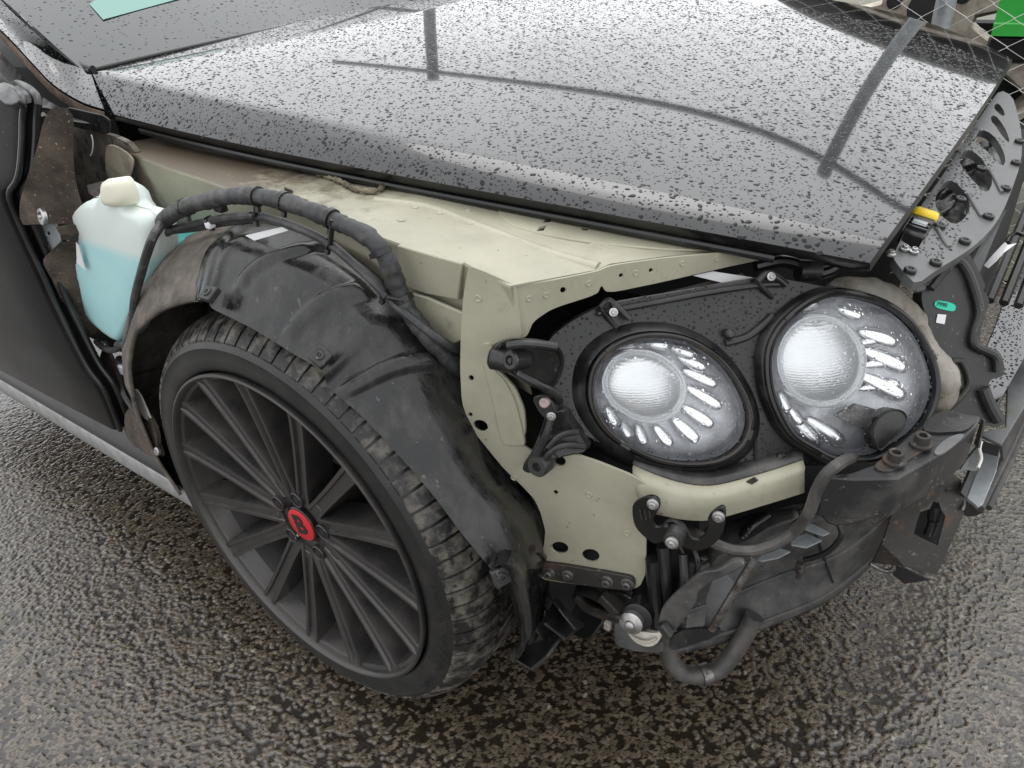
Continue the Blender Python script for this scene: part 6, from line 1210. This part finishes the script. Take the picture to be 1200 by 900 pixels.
tube('crescent_groove', [(0.5442, 0.129, 0.3479), (0.5565, 0.13, 0.3465), (0.568, 0.132, 0.3505), (0.5768, 0.136, 0.359)], .0022, mat('cream_shadow', (.4, .37, .31), .6), car, 16)
lathe('tan_grommet', (0.5614, 0.235, 0.5512), (.2, -.6, .8), [(.013, -.01), (.013, .003), (.010, .006), (.005, .006), (.004, -.002), (.001, -.002)], mat('tan_rubber', (.22, .12, .07), .6, col2=(.12, .07, .045), scale=60), car, 20)
lathe('wire_knot', (0.5362, 0.225, 0.5557), (.2, -.8, .5), [(.008, -.006), (.009, .002), (.004, .006), (.001, .006)], M['steel'], car, 14)
sheet('beam_scrap', [(0.6297, 0.25, 0.5647), (0.6403, 0.25, 0.5773), (0.6459, 0.25, 0.5744), (0.6364, 0.25, 0.5636)], M['rusty'], car, .003)

# ------------------------------------------------------------------ right front: mounting plate, channel and bumper bar
MPL = [(0.7684, 0.5601, 0.34), (0.787, 0.5742, 0.38), (0.8226, 0.6408, 0.4), (0.8411, 0.6566, 0.38), (0.8537, 0.6437, 0.36), (0.8548, 0.6358, 0.34), (0.8595, 0.636, 0.335), (0.857, 0.6122, 0.3), (0.8512, 0.5706, 0.25), (0.8373, 0.566, 0.25), (0.8059, 0.5495, 0.262), (0.7598, 0.5547, 0.24), (0.7667, 0.5535, 0.29)]
mh = [(0.8041, 0.5901, 0.345), (0.8149, 0.6013, 0.347), (0.8158, 0.6125, 0.355), (0.8219, 0.6187, 0.355), (0.8293, 0.6107, 0.345), (0.8372, 0.6085, 0.338), (0.84, 0.585, 0.295), (0.8044, 0.5754, 0.31), (0.804, 0.5818, 0.33)]
mp_ = sheet('mounting_plate', MPL, M['rusty'], car, .004, [mh], bevel=.001)
mp_['label'] = 'dirty steel mounting plate with a cut-out below the crash beam'
sheet('plate_back', [(0.7909, 0.6419, 0.3), (0.8324, 0.6931, 0.3), (0.8517, 0.6355, 0.26), (0.8071, 0.5947, 0.27)], M['void'], mp_, .003)
tube('plate_bush', [(0.819, 0.6253, 0.34), (0.8238, 0.6203, 0.31), (0.823, 0.6078, 0.29)], [.011]*8+[.009]*8, M['trim'], mp_, 16)
tube('plate_edge', [(0.8271, 0.6297, 0.372), (0.841, 0.6525, 0.362), (0.8548, 0.641, 0.352), (0.8552, 0.631, 0.342)], .003, M['steel'], mp_, 16)
tube('plate_hook', [(0.7554, 0.5754, 0.22), (0.7763, 0.5762, 0.215), (0.7893, 0.5788, 0.22), (0.7903, 0.5847, 0.235), (0.8069, 0.5759, 0.24), (0.8333, 0.5763, 0.235), (0.8503, 0.5842, 0.23)], .004, M['steel'], car, 40)
sheet('hook_plate', [(0.7873, 0.5795, 0.23), (0.833, 0.5876, 0.225), (0.8443, 0.5873, 0.22), (0.8114, 0.5797, 0.2), (0.7914, 0.578, 0.21)], M['trim'], car, .003)
BAR = [(0.843, 0.7218, 0.43), (0.8628, 0.7503, 0.43), (0.8754, 0.7635, 0.43), (0.8612, 0.89, 0.43), (0.8679, 1.0504, 0.43), (0.8888, 1.1812, 0.43), (0.9131, 0.9368, 0.43), (0.8928, 0.8375, 0.43), (0.8781, 0.7084, 0.43)]
bar = sheet('bumper_bar', BAR, M['plastic_grey'], car, .006, n=(0, 0, 1), bevel=.002)
bar['label'] = 'grey lower bumper bar at the nose'
sheet('bar_face', [(0.8785, 0.7108, 0.427), (0.8933, 0.84, 0.427), (0.9136, 0.9394, 0.427), (0.923, 0.9172, 0.4), (0.9006, 0.8689, 0.39), (0.8878, 0.7267, 0.39)], M['hose'], bar, .004)
CHN = [(0.8563, 0.6429, 0.36), (0.8573, 0.6956, 0.36), (0.8596, 0.7686, 0.36), (0.8632, 0.813, 0.36), (0.8809, 0.7955, 0.36), (0.8839, 0.7379, 0.36), (0.8794, 0.6384, 0.36), (0.874, 0.628, 0.36)]
ch = sheet('bar_channel', CHN, M['galv'], bar, .006, n=(.2, -.2, 1), bevel=.001)
sheet('channel_wall', [(0.8552, 0.6395, 0.362), (0.8562, 0.692, 0.362), (0.8584, 0.7648, 0.362), (0.8608, 0.8084, 0.362), (0.8542, 0.7735, 0.385), (0.8506, 0.7247, 0.385), (0.8487, 0.6541, 0.385), (0.8467, 0.6235, 0.38)], M['trim'], bar, .004)
tube('bar_rail', [(0.8772, 0.6523, 0.34), (0.8822, 0.7072, 0.345), (0.8893, 0.7884, 0.35), (0.8961, 0.8741, 0.36), (0.9028, 0.9742, 0.37)], .007, M['hose'], bar, 30)
tube('bar_rail', [(0.8879, 0.6681, 0.335), (0.8938, 0.7369, 0.34), (0.8997, 0.8135, 0.345), (0.9042, 0.9137, 0.35)], .0055, M['hose'], bar, 30)
sheet('bar_end', rnd([(0.8522, 0.6442, 0.345), (0.8782, 0.6692, 0.335), (0.8856, 0.6748, 0.32), (0.8725, 0.6654, 0.31), (0.8584, 0.6481, 0.32)], 1), M['trim'], bar, .01)
ph = sheet('bar_hook', [(0.8475, 0.7082, 0.42), (0.8493, 0.7121, 0.43), (0.8534, 0.7012, 0.43), (0.861, 0.6972, 0.39), (0.857, 0.6769, 0.39), (0.8369, 0.6547, 0.4), (0.8411, 0.6727, 0.41)], M['plastic_grey'], bar, .006)
tube('hook_spring', [(0.8509, 0.6943, 0.435), (0.8519, 0.6872, 0.425), (0.858, 0.6857, 0.41), (0.8577, 0.6726, 0.4)], .0025, M['white'], bar, 14)
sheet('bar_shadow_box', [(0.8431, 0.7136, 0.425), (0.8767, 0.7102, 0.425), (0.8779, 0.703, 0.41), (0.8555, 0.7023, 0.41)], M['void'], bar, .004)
tube('bar_rail', [(0.8511, 0.8152, 0.425), (0.8613, 0.9491, 0.425), (0.8688, 1.0536, 0.425)], .006, M['trim'], bar, 16)

# ------------------------------------------------------------------ chain link fence behind the car
FY = 2.35
fence = tag(empty('chain_link_fence', (0, FY, 0)), 'galvanised chain link fence behind the car', 'fence')
def fpost(x, y=FY):
    o = MB(); o.add(*lathevf((x, y, -.02), (0, 0, 1), [(.029, 0), (.029, 2.05), (.033, 2.055), (.03, 2.08), (.005, 2.09)], 20))
    o.add(*lathevf((x, y, .75), (0, 0, 1), [(.0295, 0), (.031, .002), (.031, .022), (.0295, .024)], 20))
    p = o.build('fence_post', M['galv'], fence, smooth=40); p.matrix_parent_inverse = fence.matrix_world.inverted(); p.location = (0, 0, 0)
    return p
bpy.context.view_layer.update()
xp = 0.3992
for k in (-1, 0, 1): fpost(xp+2.1*k)
def fparent(o): o.matrix_parent_inverse = fence.matrix_world.inverted(); return o
fparent(lathe('fence_rail', (-2.4, FY, 1.98), (1, 0, 0), [(.021, 0), (.021, 5.2)], M['galv'], fence, 16))
# woven wires: two families of zig-zag diagonals
pitch = .062; ht = 1.93; W0, W1 = xp-2.1, xp+2.1
n_w = int((W1-W0+ht)/pitch)
wire_mesh = None
def wirevf(x0, s):
    pts = []
    z = .03
    N_ = int(ht/(pitch/2))
    for i in range(N_+1):
        zz = .03+i*pitch/2; x = x0+s*(zz-.03)*.78
        if x < W0 or x > W1: 
            if pts: break
            continue
        pts.append((x, FY-.034+.004*(1 if (i % 2) else -1)*s, zz))
    return pts
cnt = 0
def zig(k):
    """one picket wire: zig-zags down the fence between two neighbouring columns"""
    x0 = W0+k*pitch; pts = []
    N_ = int(ht/(pitch*.62))
    for i in range(N_+1):
        side = (i+k) % 2
        pts.append((x0+(pitch*1.03 if side else -.03*pitch), FY-.036+(.003 if side else -.003), .03+i*pitch*.62))
    return pts
keep_x = [k for k in range(int((W1-W0)/pitch))]
for k in keep_x:
    pts = zig(k)
    v, f = tubevf(np.array(pts), .0016, 5)
    fparent(build('wire', v, f, M['wire'], fence, smooth=60))

# ------------------------------------------------------------------ green car parked behind the fence
gc = tag(empty('green_car', (0, 3.0, 0)), 'bright green car with bronze alloy wheel parked behind the fence', 'car')
bpy.context.view_layer.update()
def gp(o): o.matrix_parent_inverse = gc.matrix_world.inverted(); return o
GY = 3.05
wc = np.array((0.2221, 3.05, 0.7732))
wc[2] = max(.30, wc[2])
def gl(prof, m=64):
    rows = []
    for r, y in prof:
        t = np.linspace(0, 2*math.pi, m, endpoint=False); rows.append(np.stack([wc[0]+r*np.cos(t), np.full(m, GY+y), wc[2]+r*np.sin(t)], 1))
    return gridvf(rows, True)
RW = wc[2]+.004
gw = empty('wheel', (0, 0, 0), gc); gp(gw)
bpy.context.view_layer.update()
def gpw(o): o.matrix_parent_inverse = gw.matrix_world.inverted(); return o
k_ = RW/.33
gpw(build('tyre', *gl([(.235*k_, .02), (.24*k_, -.004), (.27*k_, -.014), (.30*k_, -.010), (.325*k_, .01), (.33*k_, .03), (.33*k_, .2), (.24*k_, .21)]), M['rubber'], gw, smooth=60))
gpw(build('rim', *gl([(.238*k_, .012), (.236*k_, -.006), (.226*k_, -.004), (.222*k_, .012), (.215*k_, .06), (.21*k_, .16)]), M['bronze'], gw, smooth=50))
for a in range(10):
    t = 2*math.pi*a/10+.1; R_ = np.array([math.cos(t), 0, math.sin(t)]); T_ = np.array([-math.sin(t), 0, math.cos(t)]); rows = []
    for r, wd, y in ((.05, .02, .02), (.10, .013, .018), (.16, .013, .012), (.225, .022, .004)):
        rows.append([np.array([wc[0], GY+y, wc[2]])+R_*r*k_+T_*wd*q_*k_+np.array([0, d_, 0]) for q_, d_ in ((-1.2, .03), (-.8, 0), (.8, 0), (1.2, .03))])
    gpw(build('spoke', *gridvf(rows), M['bronze'], gw, smooth=30))
gpw(lathe('hub', (wc[0], GY+.02, wc[2]), (0, -1, 0), [(.075*k_, -.03), (.072*k_, .004), (.03*k_, .008)], M['bronze'], gw, 30))
gpw(lathe('hub_cap', (wc[0], GY+.01, wc[2]), (0, -1, 0), [(.03*k_, -.005), (.029*k_, .004), (.001, .005)], M['void'], gw, 24))
for a in range(5):
    t = 2*math.pi*a/5+.4; gpw(lathe('wheel_nut', (wc[0]+.053*k_*math.cos(t), GY+.012, wc[2]+.053*k_*math.sin(t)), (0, -1, 0), [(.0125*k_, -.002), (.0125*k_, .001), (.008*k_, .0012), (.0075*k_, .008), (.003, .009)], M['void'], gw, 12))
# body side: rear wheel arch edge, sill and panel gap
gx0 = 0.4684
za_, zb_ = (0.6965, 0.8521)
rows = [[np.array([x, 2.99+dy, z]) for x in np.linspace(gx0, gx0+1.6, 8)] for dy, z in ((.05, za_-.002), (.0, za_), (-.004, za_+.04), (.002, za_+.045), (.0, za_+.1), (-.012, zb_))]
gp(build('body_side', *gridvf(rows), M['green'], gc, smooth=50))
gp(build('door_gap', *boxvf((gx0+.115, 2.995, (za_+.045+zb_)/2+.05), (.006, .014, zb_-za_)), M['void'], gc, smooth=0))
arc = []
for th in np.linspace(0, rad(38), 10):
    arc.append([np.array([wc[0]+r*k_*math.cos(th), 3.0+y, wc[2]+r*k_*math.sin(th)]) for r, y in ((.37, .05), (.37, -.0), (.39, -.012), (.42, -.012))])
gp(build('wing', *gridvf(arc), M['green'], gc, smooth=50))
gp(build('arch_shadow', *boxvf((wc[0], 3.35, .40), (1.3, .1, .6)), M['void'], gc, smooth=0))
gp(build('sill', *boxvf((gx0+.8, 3.05, za_-.045), (1.62, .05, .08)), M['black'], gc, bevel=.01))
gp(build('underbody', *boxvf((gx0+.8, 3.5, za_-.05), (1.6, .9, .1)), M['void'], gc, smooth=0))
# wet verge beyond the fence
vg = build('verge', [(-6, 2.45, -.006), (8, 2.45, -.006), (8, 12, -.006), (-6, 12, -.006)], [(0, 1, 2, 3)], mat('wet_verge', (.10, .10, .06), .6, col2=(.16, .15, .11), scale=8, bump=.5, bscale=60), smooth=0)
vg['kind'] = 'structure'
